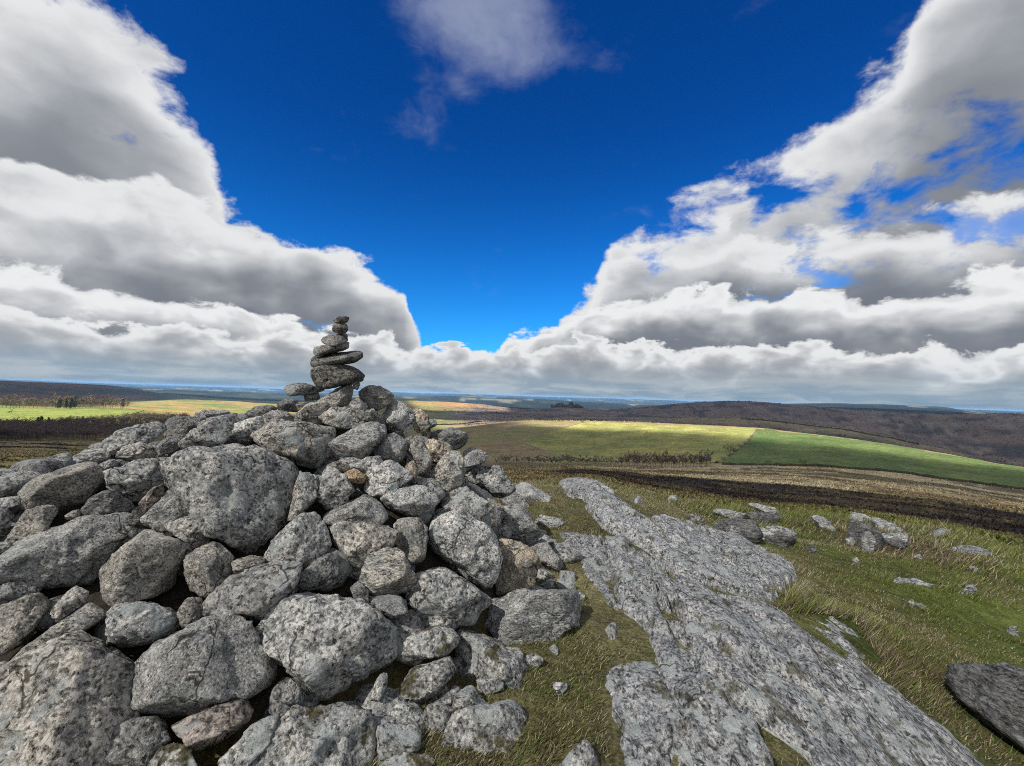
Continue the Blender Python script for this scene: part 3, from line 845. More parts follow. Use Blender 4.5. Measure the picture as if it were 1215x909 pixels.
G, WARM, PALE, DARK, TANC, ORNG, RED, MOSSY = 'grey', 'warm', 'pale', 'dark', 'tan', 'orange', 'red', 'mossy'
TINT = {G: (0.98, 0.98, 0.97), WARM: (1.05, 1.0, 0.925), PALE: (1.26, 1.26, 1.24), DARK: (0.68, 0.68, 0.68), TANC: (1.22, 1.07, 0.86),
        ORNG: (1.35, 1.0, 0.66), RED: (0.78, 0.69, 0.64), MOSSY: (1.0, 1.0, 0.98)}
STONES = [
    (G, [(121, 524), (129, 517), (143, 508), (162, 504), (183, 500), (196, 505), (196, 515), (183, 526), (165, 527), (148, 534), (137, 540), (125, 535)]),
    (PALE, [(87, 541), (92, 538), (119, 534), (130, 538), (130, 544), (114, 552), (99, 550), (90, 546)]),
    (G, [(115, 553), (126, 547), (137, 545), (140, 551), (125, 558), (115, 559)]),
    (WARM, [(138, 537), (152, 528), (165, 524), (178, 528), (186, 534), (180, 545), (158, 550), (143, 551), (138, 543)]),
    (WARM, [(18, 583), (33, 577), (61, 569), (73, 558), (92, 549), (112, 554), (122, 562), (122, 576), (112, 587), (92, 600), (69, 605), (31, 602), (21, 594)]),
    (G, [(124, 559), (142, 553), (165, 549), (182, 544), (200, 547), (196, 572), (185, 584), (168, 595), (148, 589), (129, 577)]),
    (DARK, [(97, 607), (107, 592), (122, 583), (137, 585), (152, 595), (160, 604), (153, 610), (125, 612), (99, 611)]),
    (WARM, [(77, 612), (95, 604), (98, 613), (80, 617)]),
    (G, [(-14, 594), (0, 593), (18, 589), (30, 603), (16, 612), (-14, 609)]),
    (WARM, [(6, 638), (15, 623), (26, 606), (41, 601), (61, 602), (68, 611), (63, 620), (48, 627), (40, 641), (28, 648), (13, 646)]),
    (DARK, [(-20, 606), (10, 610), (16, 616), (7, 636), (-20, 640)]),
    (G, [(-16, 645), (8, 643), (20, 651), (10, 660), (-16, 666)]),
    (G, [(-14, 667), (20, 652), (44, 636), (66, 622), (96, 613), (148, 611), (163, 626), (152, 645), (122, 676), (115, 687), (86, 697), (66, 699), (41, 691), (16, 690), (-14, 692)]),
    (DARK, [(-16, 695), (33, 689), (51, 696), (40, 709), (10, 714), (-16, 719)]),
    (WARM, [(117, 702), (118, 686), (122, 672), (150, 643), (172, 629), (195, 630), (210, 645), (216, 672), (213, 693), (196, 705), (170, 711), (140, 719), (125, 713)]),
    (RED, [(165, 599), (183, 579), (195, 575), (193, 590), (172, 609)]),
    (G, [(147, 618), (163, 603), (171, 612), (160, 624)]),
    (G, [(168, 613), (180, 601), (196, 586), (222, 590), (234, 610), (226, 624), (190, 632), (172, 624)]),
    (WARM, [(197, 624), (205, 616), (221, 611), (234, 614), (248, 626), (253, 638), (246, 647), (233, 651), (213, 639), (198, 631)]),
    (WARM, [(218, 674), (223, 659), (236, 652), (251, 644), (266, 654), (277, 667), (274, 679), (259, 694), (241, 708), (225, 702), (219, 689)]),
    (G, [(191, 566), (199, 547), (214, 540), (262, 533), (282, 526), (302, 529), (317, 536), (337, 538), (353, 551), (361, 565), (353, 588), (340, 614), (320, 629), (302, 648), (286, 661), (272, 663), (262, 646), (242, 623), (222, 598), (195, 585)]),
    (G, [(231, 492), (247, 486), (266, 487), (273, 494), (262, 502), (240, 503)]),
    (DARK, [(193, 511), (206, 496), (226, 494), (243, 497), (239, 507), (226, 516), (209, 519), (196, 521)]),
    (G, [(240, 501), (266, 494), (289, 491), (293, 498), (278, 508), (275, 525), (262, 534), (246, 538), (221, 541), (206, 544), (208, 531), (224, 517)]),
    (DARK, [(187, 529), (201, 519), (219, 515), (224, 521), (208, 535), (190, 540)]),
    (PALE, [(276, 514), (279, 504), (297, 496), (310, 494), (313, 503), (302, 518), (297, 526), (279, 525)]),
    (DARK, [(291, 491), (302, 483), (318, 481), (328, 485), (317, 492), (305, 497), (293, 497)]),
    (G, [(312, 494), (322, 487), (338, 488), (349, 495), (346, 501), (318, 501)]),
    (WARM, [(300, 516), (306, 506), (318, 498), (353, 500), (375, 504), (397, 507), (398, 516), (390, 529), (388, 549), (374, 556), (358, 550), (345, 541), (325, 536), (305, 532)]),
    (DARK, [(329, 475), (346, 473), (354, 477), (352, 489), (330, 487)]),
    (WARM, [(351, 491), (365, 480), (383, 475), (391, 481), (387, 491), (370, 497), (353, 497)]),
    (RED, [(351, 477), (366, 477), (369, 483), (355, 488)]),
    (WARM, [(378, 476), (388, 468), (400, 461), (414, 456), (419, 463), (413, 484), (391, 485)]),
    (WARM, [(379, 494), (389, 483), (412, 483), (429, 487), (441, 496), (435, 505), (419, 510), (402, 508), (386, 502)]),
    (WARM, [(426, 463), (435, 457), (452, 459), (467, 468), (461, 479), (447, 487), (434, 482), (427, 471)]),
    (WARM, [(431, 489), (442, 485), (450, 493), (446, 499), (434, 496)]),
    (PALE, [(415, 478), (426, 473), (436, 485), (431, 491), (416, 488)]),
    (PALE, [(452, 497), (457, 485), (465, 474), (482, 481), (490, 491), (493, 504), (480, 512), (467, 515), (458, 506)]),
    (TANC, [(489, 488), (500, 485), (508, 493), (509, 503), (503, 515), (494, 512), (490, 500)]),
    (TANC, [(500, 513), (510, 507), (512, 515), (505, 523)]),
    (G, [(509, 499), (516, 497), (519, 505), (510, 508)]),
    (G, [(390, 525), (412, 512), (439, 501), (457, 503), (458, 516), (446, 531), (432, 544), (416, 550), (396, 548), (388, 540)]),
    (G, [(450, 524), (462, 517), (477, 514), (484, 523), (484, 537), (475, 549), (462, 548), (446, 544), (443, 532)]),
    (G, [(415, 553), (435, 542), (457, 541), (456, 551), (439, 561), (424, 565)]),
    (WARM, [(481, 523), (495, 518), (508, 534), (513, 549), (508, 561), (495, 564), (479, 550), (482, 536)]),
    (TANC, [(504, 521), (520, 524), (534, 530), (537, 538), (520, 553), (511, 553), (506, 536)]),
    (DARK, [(509, 512), (526, 507), (551, 510), (555, 520), (553, 532), (536, 534), (520, 525), (510, 519)]),
    (PALE, [(550, 535), (558, 531), (576, 537), (579, 544), (571, 552), (554, 555), (550, 545)]),
    (WARM, [(509, 572), (516, 554), (536, 535), (548, 535), (552, 549), (550, 567), (543, 579), (525, 596), (510, 584)]),
    (G, [(541, 572), (553, 566), (556, 575), (546, 582)]),
    (G, [(552, 560), (562, 552), (592, 552), (600, 563), (611, 581), (597, 591), (586, 591), (566, 578), (550, 567)]),
    (G, [(593, 590), (609, 581), (625, 591), (638, 609), (634, 619), (622, 612), (612, 602), (594, 599)]),
    (WARM, [(552, 576), (572, 578), (592, 594), (604, 610), (601, 617), (586, 605), (566, 589)]),
    (G, [(522, 596), (539, 582), (553, 578), (579, 598), (593, 612), (592, 626), (581, 630), (558, 619), (536, 609)]),
    (PALE, [(611, 578), (617, 572), (633, 573), (645, 583), (661, 594), (671, 604), (658, 611), (645, 609), (632, 601), (619, 589)]),
    (G, [(634, 620), (639, 611), (663, 616), (673, 625), (670, 632), (653, 632), (642, 627)]),
    (G, [(590, 620), (599, 603), (607, 598), (622, 609), (637, 626), (640, 637), (627, 648), (606, 640), (587, 632)]),
    (G, [(628, 649), (640, 639), (652, 653), (668, 677), (658, 678), (644, 671), (635, 660)]),
    (PALE, [(508, 646), (512, 624), (518, 605), (540, 611), (566, 621), (583, 635), (592, 659), (594, 677), (587, 692), (573, 697), (556, 689), (533, 671), (512, 658)]),
    (TANC, [(590, 640), (612, 642), (630, 652), (640, 668), (638, 686), (629, 697), (606, 708), (589, 705), (592, 679), (592, 660)]),
    (G, [(483, 712), (490, 692), (504, 675), (531, 672), (562, 695), (584, 716), (562, 741), (530, 744), (500, 741)]),
    (G, [(562, 738), (589, 709), (626, 698), (684, 700), (689, 729), (660, 757), (626, 769), (594, 762)]),
    (PALE, [(453, 593), (465, 583), (488, 576), (505, 576), (518, 588), (522, 596), (512, 607), (493, 615), (475, 610), (459, 604)]),
    (PALE, [(434, 565), (440, 552), (460, 546), (478, 553), (489, 569), (482, 581), (460, 585), (449, 594), (438, 583)]),
    (TANC, [(481, 552), (492, 547), (496, 557), (493, 576), (484, 566)]),
    (G, [(375, 588), (380, 566), (388, 553), (396, 555), (413, 569), (420, 581), (412, 595), (404, 603), (386, 605)]),
    (RED, [(388, 550), (402, 547), (415, 554), (409, 561), (393, 558)]),
    (ORNG, [(408, 561), (422, 556), (435, 564), (431, 574), (418, 571)]),
    (WARM, [(357, 560), (380, 561), (376, 593), (353, 615), (341, 617), (346, 600)]),
    (G, [(385, 615), (393, 605), (418, 594), (432, 587), (454, 600), (460, 611), (454, 623), (423, 623), (398, 625)]),
    (WARM, [(390, 628), (398, 621), (418, 622), (437, 618), (459, 626), (476, 634), (475, 650), (456, 655), (449, 669), (429, 672), (416, 663), (406, 646)]),
    (WARM, [(427, 680), (436, 671), (454, 666), (460, 651), (472, 653), (484, 672), (494, 690), (492, 701), (477, 708), (454, 706), (437, 695)]),
    (WARM, [(468, 623), (477, 615), (505, 615), (508, 629), (503, 661), (484, 671), (473, 652)]),
    (G, [(313, 662), (322, 646), (340, 627), (357, 612), (372, 609), (386, 625), (392, 644), (385, 658), (357, 672), (335, 676), (320, 670)]),
    (G, [(346, 686), (365, 674), (385, 660), (398, 656), (402, 666), (400, 686), (381, 696), (355, 706)]),
    (DARK, [(240, 715), (256, 695), (276, 679), (305, 671), (330, 674), (346, 688), (356, 704), (345, 717), (322, 724), (318, 737), (295, 734), (262, 732), (246, 729)]),
    (WARM, [(275, 667), (304, 658), (315, 664), (305, 675), (277, 682)]),
    (WARM, [(210, 728), (223, 710), (239, 710), (244, 733), (231, 746), (217, 744)]),
    (PALE, [(127, 736), (131, 725), (146, 716), (170, 716), (195, 724), (211, 734), (217, 746), (208, 758), (190, 763), (160, 767), (140, 766), (127, 757)]),
    (G, [(158, 797), (160, 787), (180, 774), (216, 753), (242, 739), (264, 730), (282, 735), (298, 751), (310, 772), (325, 787), (327, 802), (317, 817), (292, 833), (257, 834), (225, 848), (190, 864), (167, 867), (159, 840)]),
    (WARM, [(-22, 800), (20, 776), (60, 760), (100, 752), (120, 760), (150, 780), (158, 800), (159, 830), (167, 870), (166, 940), (-22, 940)]),
    (WARM, [(14, 784), (33, 758), (56, 742), (91, 724), (106, 715), (125, 720), (123, 744), (114, 758), (99, 760), (73, 768), (41, 776), (20, 788)]),
    (WARM, [(-18, 726), (28, 708), (50, 703), (62, 716), (54, 730), (28, 762), (0, 778), (-18, 786)]),
    (WARM, [(60, 727), (76, 706), (89, 696), (105, 702), (100, 716), (82, 728), (63, 738)]),
    (G, [(-18, 790), (14, 783), (6, 802), (-18, 814)]),
    (RED, [(204, 865), (216, 853), (255, 836), (287, 830), (300, 839), (289, 860), (252, 884), (231, 892), (216, 880)]),
    (MOSSY, [(176, 908), (198, 886), (221, 889), (236, 918), (230, 940), (170, 940)]),
    (DARK, [(165, 876), (196, 868), (202, 883), (176, 900)]),
    (MOSSY, [(262, 900), (287, 866), (310, 855), (330, 852), (305, 882), (297, 925), (262, 930)]),
    (MOSSY, [(296, 910), (303, 882), (328, 857), (341, 844), (386, 835), (407, 835), (432, 841), (442, 854), (442, 875), (437, 935), (296, 940)]),
    (G, [(310, 752), (312, 735), (325, 720), (350, 707), (385, 702), (412, 709), (435, 716), (455, 730), (471, 748), (471, 776), (457, 792), (447, 805), (425, 827), (402, 836), (382, 834), (360, 814), (335, 792), (320, 780), (311, 766)]),
    (G, [(301, 747), (311, 737), (315, 750), (304, 754)]),
    (G, [(334, 829), (344, 806), (363, 823), (360, 837), (336, 838)]),
    (PALE, [(438, 831), (448, 805), (460, 798), (456, 819), (448, 832)]),
    (MOSSY, [(471, 761), (483, 753), (510, 745), (523, 741), (542, 748), (542, 764), (526, 777), (503, 782), (474, 778)]),
    (MOSSY, [(471, 832), (478, 811), (491, 796), (506, 787), (524, 782), (538, 788), (524, 806), (511, 826), (493, 836)]),
    (MOSSY, [(510, 837), (531, 821), (541, 814), (553, 826), (543, 836), (521, 844)]),
    (MOSSY, [(542, 779), (549, 747), (572, 756), (600, 768), (618, 784), (631, 799), (627, 812), (615, 831), (592, 831), (574, 821), (554, 801)]),
    (PALE, [(452, 856), (460, 840), (478, 832), (495, 837), (510, 855), (519, 870), (508, 886), (480, 894), (460, 889), (451, 871)]),
    (MOSSY, [(520, 870), (531, 849), (549, 841), (565, 835), (608, 833), (621, 844), (617, 878), (606, 908), (575, 912), (549, 902), (530, 896)]),
    (MOSSY, [(440, 935), (445, 895), (480, 897), (505, 902), (514, 918), (510, 940)]),
    (DARK, [(416, 693), (428, 689), (438, 700), (437, 717), (424, 713)]),
    (DARK, [(438, 711), (465, 705), (483, 713), (479, 731), (465, 735), (450, 726)]),
]
STONE_LABEL = {TANC: 'tan brown stone among the grey ones', ORNG: 'small rusty orange stone wedged between grey ones', PALE: 'pale clean grey granite stone', RED: 'reddish brown weathered stone',
               MOSSY: 'lichen-crusted stone with moss at its foot', DARK: 'dark weathered stone'}

cairn = empty('cairn', (AX[0], AX[1], 0.0))
tag(cairn, 'broad mound of piled grey granite boulders and stones beside the bare rock slab', 'cairn')
CB = np.array([AX[0], AX[1], 0.0])


def add_part(name, W, f, centre, parent, base, mat, tint, label=None):
    ob = link_mesh(name, W, f, mat, parent)
    ob.location = Vector(centre - base)
    ob.color = (*tint, 1)
    if label:
        ob['label'] = label
    return ob


rng = np.random.default_rng(3)
CAIRN_LOG = []
for i, (tone, poly) in enumerate(STONES):
    P = np.array(poly, float)
    cxy = (P.min(0) + P.max(0)) / 2 * 0.5 + P.mean(0) * 0.5
    hit, gap = cairn_hit(*cxy)
    d = unit(hit - np.array([0, 0, EYE]))
    dist_ = np.linalg.norm(hit - np.array([0, 0, EYE]))
    hw = np.ptp(P[:, 0]) / 2 / F * dist_
    hh = np.ptp(P[:, 1]) / 2 / F * dist_
    th = 0.45 * hw + 0.38 * hh
    centre = hit + d * th * 0.25
    CAIRN_LOG.append((i, tone, round(float(dist_), 2), round(gap, 2), round(float(hit[2]), 2)))
    W, f = stone_from_outline(poly, centre, None, i + 1, 5 if max(hw, hh) > 0.07 else 4, bed=(i % 4 == 1), grow=1.10 if tone == MOSSY else 1.05)
    tj = np.array(TINT[tone]) * (1 + rng.uniform(-0.10, 0.10))
    mat = M_stone_mossy if tone == MOSSY else (M_stone, M_stone_foliated, M_stone_fine, M_stone_crust, M_stone_fine, M_stone_crust)[(i * 7 + i // 5) % 6]
    add_part('stone', W, f, centre, cairn, CB, mat, tj, STONE_LABEL.get(tone))

# smaller stones that fill the hollows between the large ones
fill_n = 0
cand = rng.uniform([-4.2, 0.9], [0.9, 5.6], (4000, 2))
placed = []
for (x, y) in cand:
    if fill_n >= 150:
        break
    z = float(cairn_z(np.array([x]), np.array([y]))[0])
    if z < 0.05 or math.hypot(x, y) < 1.5:
        continue
    if any((x - a) ** 2 + (y - b) ** 2 < 0.21 ** 2 for a, b in placed):
        continue
    placed.append((x, y))
    s = rng.uniform(0.09, 0.17)
    pl = [(unit(rng.normal(size=3)), s * rng.uniform(0.75, 1.1)) for _ in range(16)]
    v, f = rock_shape(3, pl, 11, 300 + fill_n, (s, s, s))
    add_part('stone', v * np.array([1.15, 1.0, 0.8]), f, np.array([x, y, z - 0.15 - 0.3 * s]), cairn, CB, M_stone, np.array(TINT[DARK if rng.random() < 0.6 else G]) * rng.uniform(0.8, 1.05))
    fill_n += 1

# rubble along the foot of the pile
foot_n = 0
for (x, y) in rng.uniform([-1.1, 1.3], [0.9, 5.2], (3000, 2)):
    if foot_n >= 45:
        break
    z = float(cairn_z(np.array([x]), np.array([y]))[0])
    if not -0.12 < z < 0.24 or math.hypot(x, y) < 1.6 or any((x - a) ** 2 + (y - b) ** 2 < 0.16 ** 2 for a, b in placed):
        continue
    placed.append((x, y))
    s = rng.uniform(0.04, 0.095)
    pl = [(unit(rng.normal(size=3)), s * rng.uniform(0.72, 1.05)) for _ in range(11)] + [(np.array(q, float), s * 1.1) for q in ((1, 0, 0), (-1, 0, 0), (0, 1, 0), (0, -1, 0), (0, 0, 1), (0, 0, -1))]
    v, f = rock_shape(4, pl, 26, 900 + foot_n, (s, s, s))
    add_part('stone', v * np.array([1.3, 1.1, 0.8]), f, np.array([x, y, max(z - 0.22, float(ground_z(x, y))) + 0.25 * s]), cairn, CB, M_stone_mossy, np.array(TINT[G]) * rng.uniform(0.75, 1.1))
    foot_n += 1

# earth and rubble inside the mound
gx = np.linspace(-5.6, 1.0, 80)
gy = np.linspace(0.6, 6.8, 76)
X, Y = np.meshgrid(gx, gy, indexing='ij')
Zc = cairn_z(X, Y) - 0.24 + 0.06 * fbm2(X, Y, 3.0, 3, 0.5, 2)
Zc = np.where(np.hypot(X, Y) < 1.3, -0.4, Zc)
Zc = np.maximum(Zc, -0.5)
M_earth = bpy.data.materials.new('peaty_earth')
M_earth.use_nodes = True
_t = NT(M_earth.node_tree)
_g = _t.node('ShaderNodeNewGeometry').outputs['Position']
_e = _t.mix(_t.ramp(_t.noise(_g, 14, 5, 0.7), 0.35, 0.65), (0.022, 0.018, 0.013), (0.06, 0.052, 0.035))
_mo = _t.mix(_t.ramp(_t.noise(_g, 40, 5, 0.75), 0.35, 0.65), (0.055, 0.045, 0.014), (0.15, 0.125, 0.035))
_mk = _t.m('MULTIPLY', _t.ramp(_t.m('ADD', _t.sep(_g)[2], _t.m('MULTIPLY', _t.noise(_g, 3, 3, 0.6), 0.3)), 0.34, 0.16), 0.9)   # moss has grown over the foot of the pile
_t.put(_t.n['Principled BSDF'].inputs['Base Color'], _t.mix(_mk, _e, _mo))
_bp = _t.node('ShaderNodeBump')
_bp.inputs['Distance'].default_value = 0.02
_t.put(_bp.inputs['Height'], _t.noise(_g, 55, 4, 0.7))
_t.l.new(_bp.outputs[0], _t.n['Principled BSDF'].inputs['Normal'])
_t.n['Principled BSDF'].inputs['Roughness'].default_value = 0.95
core = link_mesh('earth_core', np.stack([X, Y, Zc], -1).reshape(-1, 3) - CB, grid_faces(80, 76), M_earth, cairn)

# ------------------------------------------------------------------ the balanced stack on top
STACK = [
    [(368.8, 444), (372.8, 438), (386, 435.6), (412.4, 433), (423, 436), (432.2, 446.6), (429.6, 452), (417.7, 455), (404.5, 460), (391.3, 462), (379.4, 459), (372.8, 452)],
    [(368.2, 428), (369.5, 423.3), (396.6, 419.8), (411, 415.5), (425.6, 416), (431, 419.5), (428.3, 425.6), (417.7, 431.8), (399.2, 435.2), (383.4, 437.2), (369.5, 435)],
    [(371.5, 418.8), (375.4, 412.2), (383.4, 409), (399.2, 407.8), (411, 405.4), (414.4, 409.6), (411, 415), (399.2, 419), (383.4, 422.4), (372.8, 422.2)],
    [(381.4, 403), (386, 399), (394, 397.4), (411, 395.4), (413, 399), (411, 405), (399, 408.6), (387.3, 410), (382.7, 407.8)],
    [(394, 389), (396.6, 384.2), (404.5, 382.8), (411, 384.2), (413, 389), (409.8, 394.6), (402, 396.3), (396.6, 394)],
    [(395.2, 380), (399, 376.6), (411, 375.3), (414.4, 376.6), (412.4, 380.8), (408.4, 383.6), (399.2, 383.6)],
]
peak, _g0 = cairn_hit(401, 470)
stack_y = 3.95
PD = pix_dir(401, 460)
s_ = stack_y / PD[1]
SB = np.array([0, 0, EYE]) + PD * s_
stack = empty('stone_stack', SB)
tag(stack, 'slender tower of six flat dark stones balanced on top of the cairn', 'stone stack')
for i, poly in enumerate(STACK):
    P = np.array(poly)
    c2 = (P.min(0) + P.max(0)) / 2
    d = pix_dir(*c2)
    centre = np.array([0, 0, EYE]) + d * (stack_y / d[1])
    hw = np.ptp(P[:, 0]) / 2 / F * stack_y
    W, f = stone_from_outline(poly, centre, hw * 0.82, 400 + i, 5, sharp=12, rough=0.65, grow=1.02)
    add_part('stone', W, f, centre, stack, SB, M_stone, np.array((0.52, 0.50, 0.47)) * rng.uniform(0.85, 1.1))
# chock stones at the foot of the stack belong to the pile
for j, (tone, poly) in enumerate([(DARK, [(336.5, 462.4), (339.8, 457), (351.7, 453.6), (367.5, 454.3), (375.4, 457), (386, 462.4), (378, 467.4), (359.6, 469), (345, 470.4), (338.5, 467)]),
                                  (WARM, [(417.7, 452), (425.6, 450.5), (427.6, 457), (424.3, 463), (419, 461)]),
                                  (DARK, [(360, 468), (379, 466), (380, 475), (362, 476)])]):
    P = np.array(poly)
    d = pix_dir(*((P.min(0) + P.max(0)) / 2))
    centre = np.array([0, 0, EYE]) + d * (stack_y / d[1])
    W, f = stone_from_outline(poly, centre, np.ptp(P[:, 0]) / 2 / F * stack_y * 0.7, 420 + j, 4)
    add_part('stone', W, f, centre, cairn, CB, M_stone, np.array(TINT[tone]))

# ------------------------------------------------------------------ bare rock slabs breaking the turf
def poly_sd(px, py, poly):
    """signed distance (positive inside) of points to a polygon in the ground plane"""
    P = np.asarray(poly, float)
    d2 = np.full(px.shape, 1e9)
    ins = np.zeros(px.shape, bool)
    n = len(P)
    for i in range(n):
        a, b = P[i], P[(i + 1) % n]
        e = b - a
        t = np.clip(((px - a[0]) * e[0] + (py - a[1]) * e[1]) / (e @ e + 1e-12), 0, 1)
        d2 = np.minimum(d2, (px - a[0] - t * e[0]) ** 2 + (py - a[1] - t * e[1]) ** 2)
        c = ((a[1] > py) != (b[1] > py))
        with np.errstate(divide='ignore', invalid='ignore'):
            xi = (b[0] - a[0]) * (py - a[1]) / (b[1] - a[1]) + a[0]
        ins ^= c & (px < xi)
    return np.where(ins, 1, -1) * np.sqrt(d2)


def line_d(px, py, pts):
    d2 = np.full(px.shape, 1e9)
    for a, b in zip(pts[:-1], pts[1:]):
        a, b = np.asarray(a), np.asarray(b)
        e = b - a
        t = np.clip(((px - a[0]) * e[0] + (py - a[1]) * e[1]) / (e @ e + 1e-12), 0, 1)
        d2 = np.minimum(d2, (px - a[0] - t * e[0]) ** 2 + (py - a[1] - t * e[1]) ** 2)
    return np.sqrt(d2)


M_slab = granite('slab_granite', 0.9, 0.95, 0.75, scale=0.9, stretch=(1.25, 0.85, 1.25), bump=1.0, use_tint=True, moss=0.7)
SLABS = [
    ('wide lichen-spotted granite slab running out of the turf beside the cairn', 0.13, (0.88, 0.90, 0.93),
     [(690, 690), (682, 660), (700, 642), (738, 640), (774, 660), (800, 689), (848, 707), (900, 722), (950, 746), (1000, 776), (1030, 795), (1065, 819), (1119, 863), (1165, 905), (1210, 950), (1215, 1000), (770, 1000), (730, 930), (714, 880), (710, 850), (708, 800), (722, 784), (768, 778), (752, 748), (712, 720)],
     [([(838, 812), (868, 842), (905, 872), (945, 902), (975, 935)], 0.018), ([(768, 705), (800, 740), (850, 770)], 0.012), ([(900, 800), (960, 830), (1010, 870)], 0.016)]),
    ('long pale grey granite slab stepped above the green slope', 0.17, (0.98, 1.0, 1.04),
     [(661, 572), (690, 571), (727, 586), (735, 596), (765, 612), (800, 617), (869, 636), (920, 661), (951, 687), (941, 698), (926, 718), (890, 712), (850, 702), (803, 693), (776, 664), (742, 644), (712, 626), (688, 602), (666, 585)],
     [([(700, 598), (740, 622), (800, 655), (880, 690)], 0.015)]),
    ('small granite slab with a grassy edge between the two big slabs', 0.12, (0.92, 0.94, 0.97),
     [(940, 726), (977, 729), (1015, 740), (1034, 767), (1046, 792), (1020, 786), (977, 764), (945, 740)], []),
    ('low weathered rock between the cairn foot and the slab', 0.12, (0.85, 0.86, 0.88),
     [(655, 628), (690, 632), (720, 650), (727, 672), (715, 681), (690, 673), (668, 655)], []),
    ('small dark rock patch in the turf below the cairn stones', 0.03, (0.62, 0.60, 0.58), [(706, 745), (725, 733), (745, 745), (742, 765), (715, 768)], []),
    ('rough rock breaking the turf at the cairn foot', 0.08, (0.82, 0.82, 0.82), [(652, 905), (665, 885), (690, 872), (715, 885), (728, 915), (710, 950), (650, 950)], []),
]
SLAB_W = []


def pockets(x, y):
    """hollows of the slab that hold soil and turf"""
    return sstep(fbm2(x * 1.25, y * 0.55, 1.9, 4, 0.55, 200), 0.33, 0.43)


def build_slab(i, lab, thick, tint, poly, grooves, name, cat, mat, rmax=40, step=0.022):
    P = ground_hit([p[0] for p in poly], [p[1] for p in poly], 1.0, rmax)[:, :2]
    gr = [(ground_hit([p[0] for p in g], [p[1] for p in g], 1.0, rmax)[:, :2], wd) for g, wd in grooves]
    SLAB_W.append((P, gr))
    edge_n = min(1.0, 0.35 * np.ptp(P, 0).min() / 0.15)
    lo, hi = P.min(0) - 0.25, P.max(0) + 0.25
    gx, gy = np.arange(lo[0], hi[0], step), np.arange(lo[1], hi[1], step)
    X, Y = np.meshgrid(gx, gy, indexing='ij')
    sd_ = poly_sd(X, Y, P) + 0.05 * edge_n * fbm2(X, Y, 2.2, 3, 0.55, 70 + i) + 0.03 * edge_n * fbm2(X, Y, 9, 3, 0.6, 75 + i)
    gz = ground_z(X, Y, i >= 20)
    e = sstep(sd_, -0.03, 0.10)
    rel = 0.050 * fbm2(X * 1.5, Y * 0.55, 1.1, 3, 0.5, 80 + i) + 0.036 * np.tanh(7 * fbm2(X * 1.4, Y * 0.5, 2.2, 3, 0.55, 85 + i))
    rel = rel - 0.030 * np.abs(fbm2(X * 1.6, Y * 0.7, 5.0, 3, 0.6, 90 + i)) + 0.010 * fbm2(X * 1.3, Y * 0.8, 17, 3, 0.6, 95 + i)
    # broken joints running with the slab
    jn = fbm2(X, Y * 0.35, 1.3, 3, 0.5, 99 + i)
    rel = rel - 0.06 * np.clip(1 - np.abs(jn) / 0.022, 0, 1)
    j2 = fbm2(X * 0.5 + Y * 0.25, Y, 0.9, 3, 0.5, 109 + i)
    rel = rel - 0.05 * np.clip(1 - np.abs(j2) / 0.014, 0, 1)
    z = gz - 0.16 + (0.16 + thick * 0.55) * e + thick * 0.45 * sstep(sd_, 0.05, 0.6) + rel * e
    if i < 20:
        z = z - (thick + 0.03) * pockets(X, Y)
    for g, wd in gr:
        q = line_d(X, Y, g) + 0.05 * fbm2(X, Y, 4, 3, 0.5, 60)
        z = z - (thick + 0.04) * (1 - sstep(q, wd * 0.7, wd * 1.6 + 0.05))
    c = np.array([X.mean(), Y.mean(), float(gz.mean())])
    ob = link_mesh(name, np.stack([X, Y, z], -1).reshape(-1, 3) - c, grid_faces(len(gx), len(gy)), mat)
    # drop the parts buried well below the turf
    bm = bmesh.new()
    bm.from_mesh(ob.data)
    low = (sd_ < -0.14).reshape(-1)
    bmesh.ops.delete(bm, geom=[v for v, l in zip(bm.verts, low) if l], context='VERTS')
    bm.to_mesh(ob.data)
    bm.free()
    ob.location = Vector(c)
    ob.color = (*tint, 1)
    tag(ob, lab, cat)


for i, (lab, thick, tint, poly, grooves) in enumerate(SLABS):
    build_slab(i, lab, thick, tint, poly, grooves, 'rock_slab', 'rock slab', M_slab, step=0.022 if i in (0, 2, 4, 5) else 0.03)


def on_slab(x, y):
    """how far inside bare rock a point is (m)"""
    m = np.full(np.shape(x), -9.0)
    for P, gr in SLAB_W:
        s = poly_sd(x, y, P) + 0.04 * fbm2(x, y, 5, 2, 0.5, 77)
        for g, wd in gr:
            s = np.minimum(s, line_d(x, y, g) - wd * 1.3)
        s = np.minimum(s, 0.5 - pockets(x, y))
        m = np.maximum(m, s)
    return m


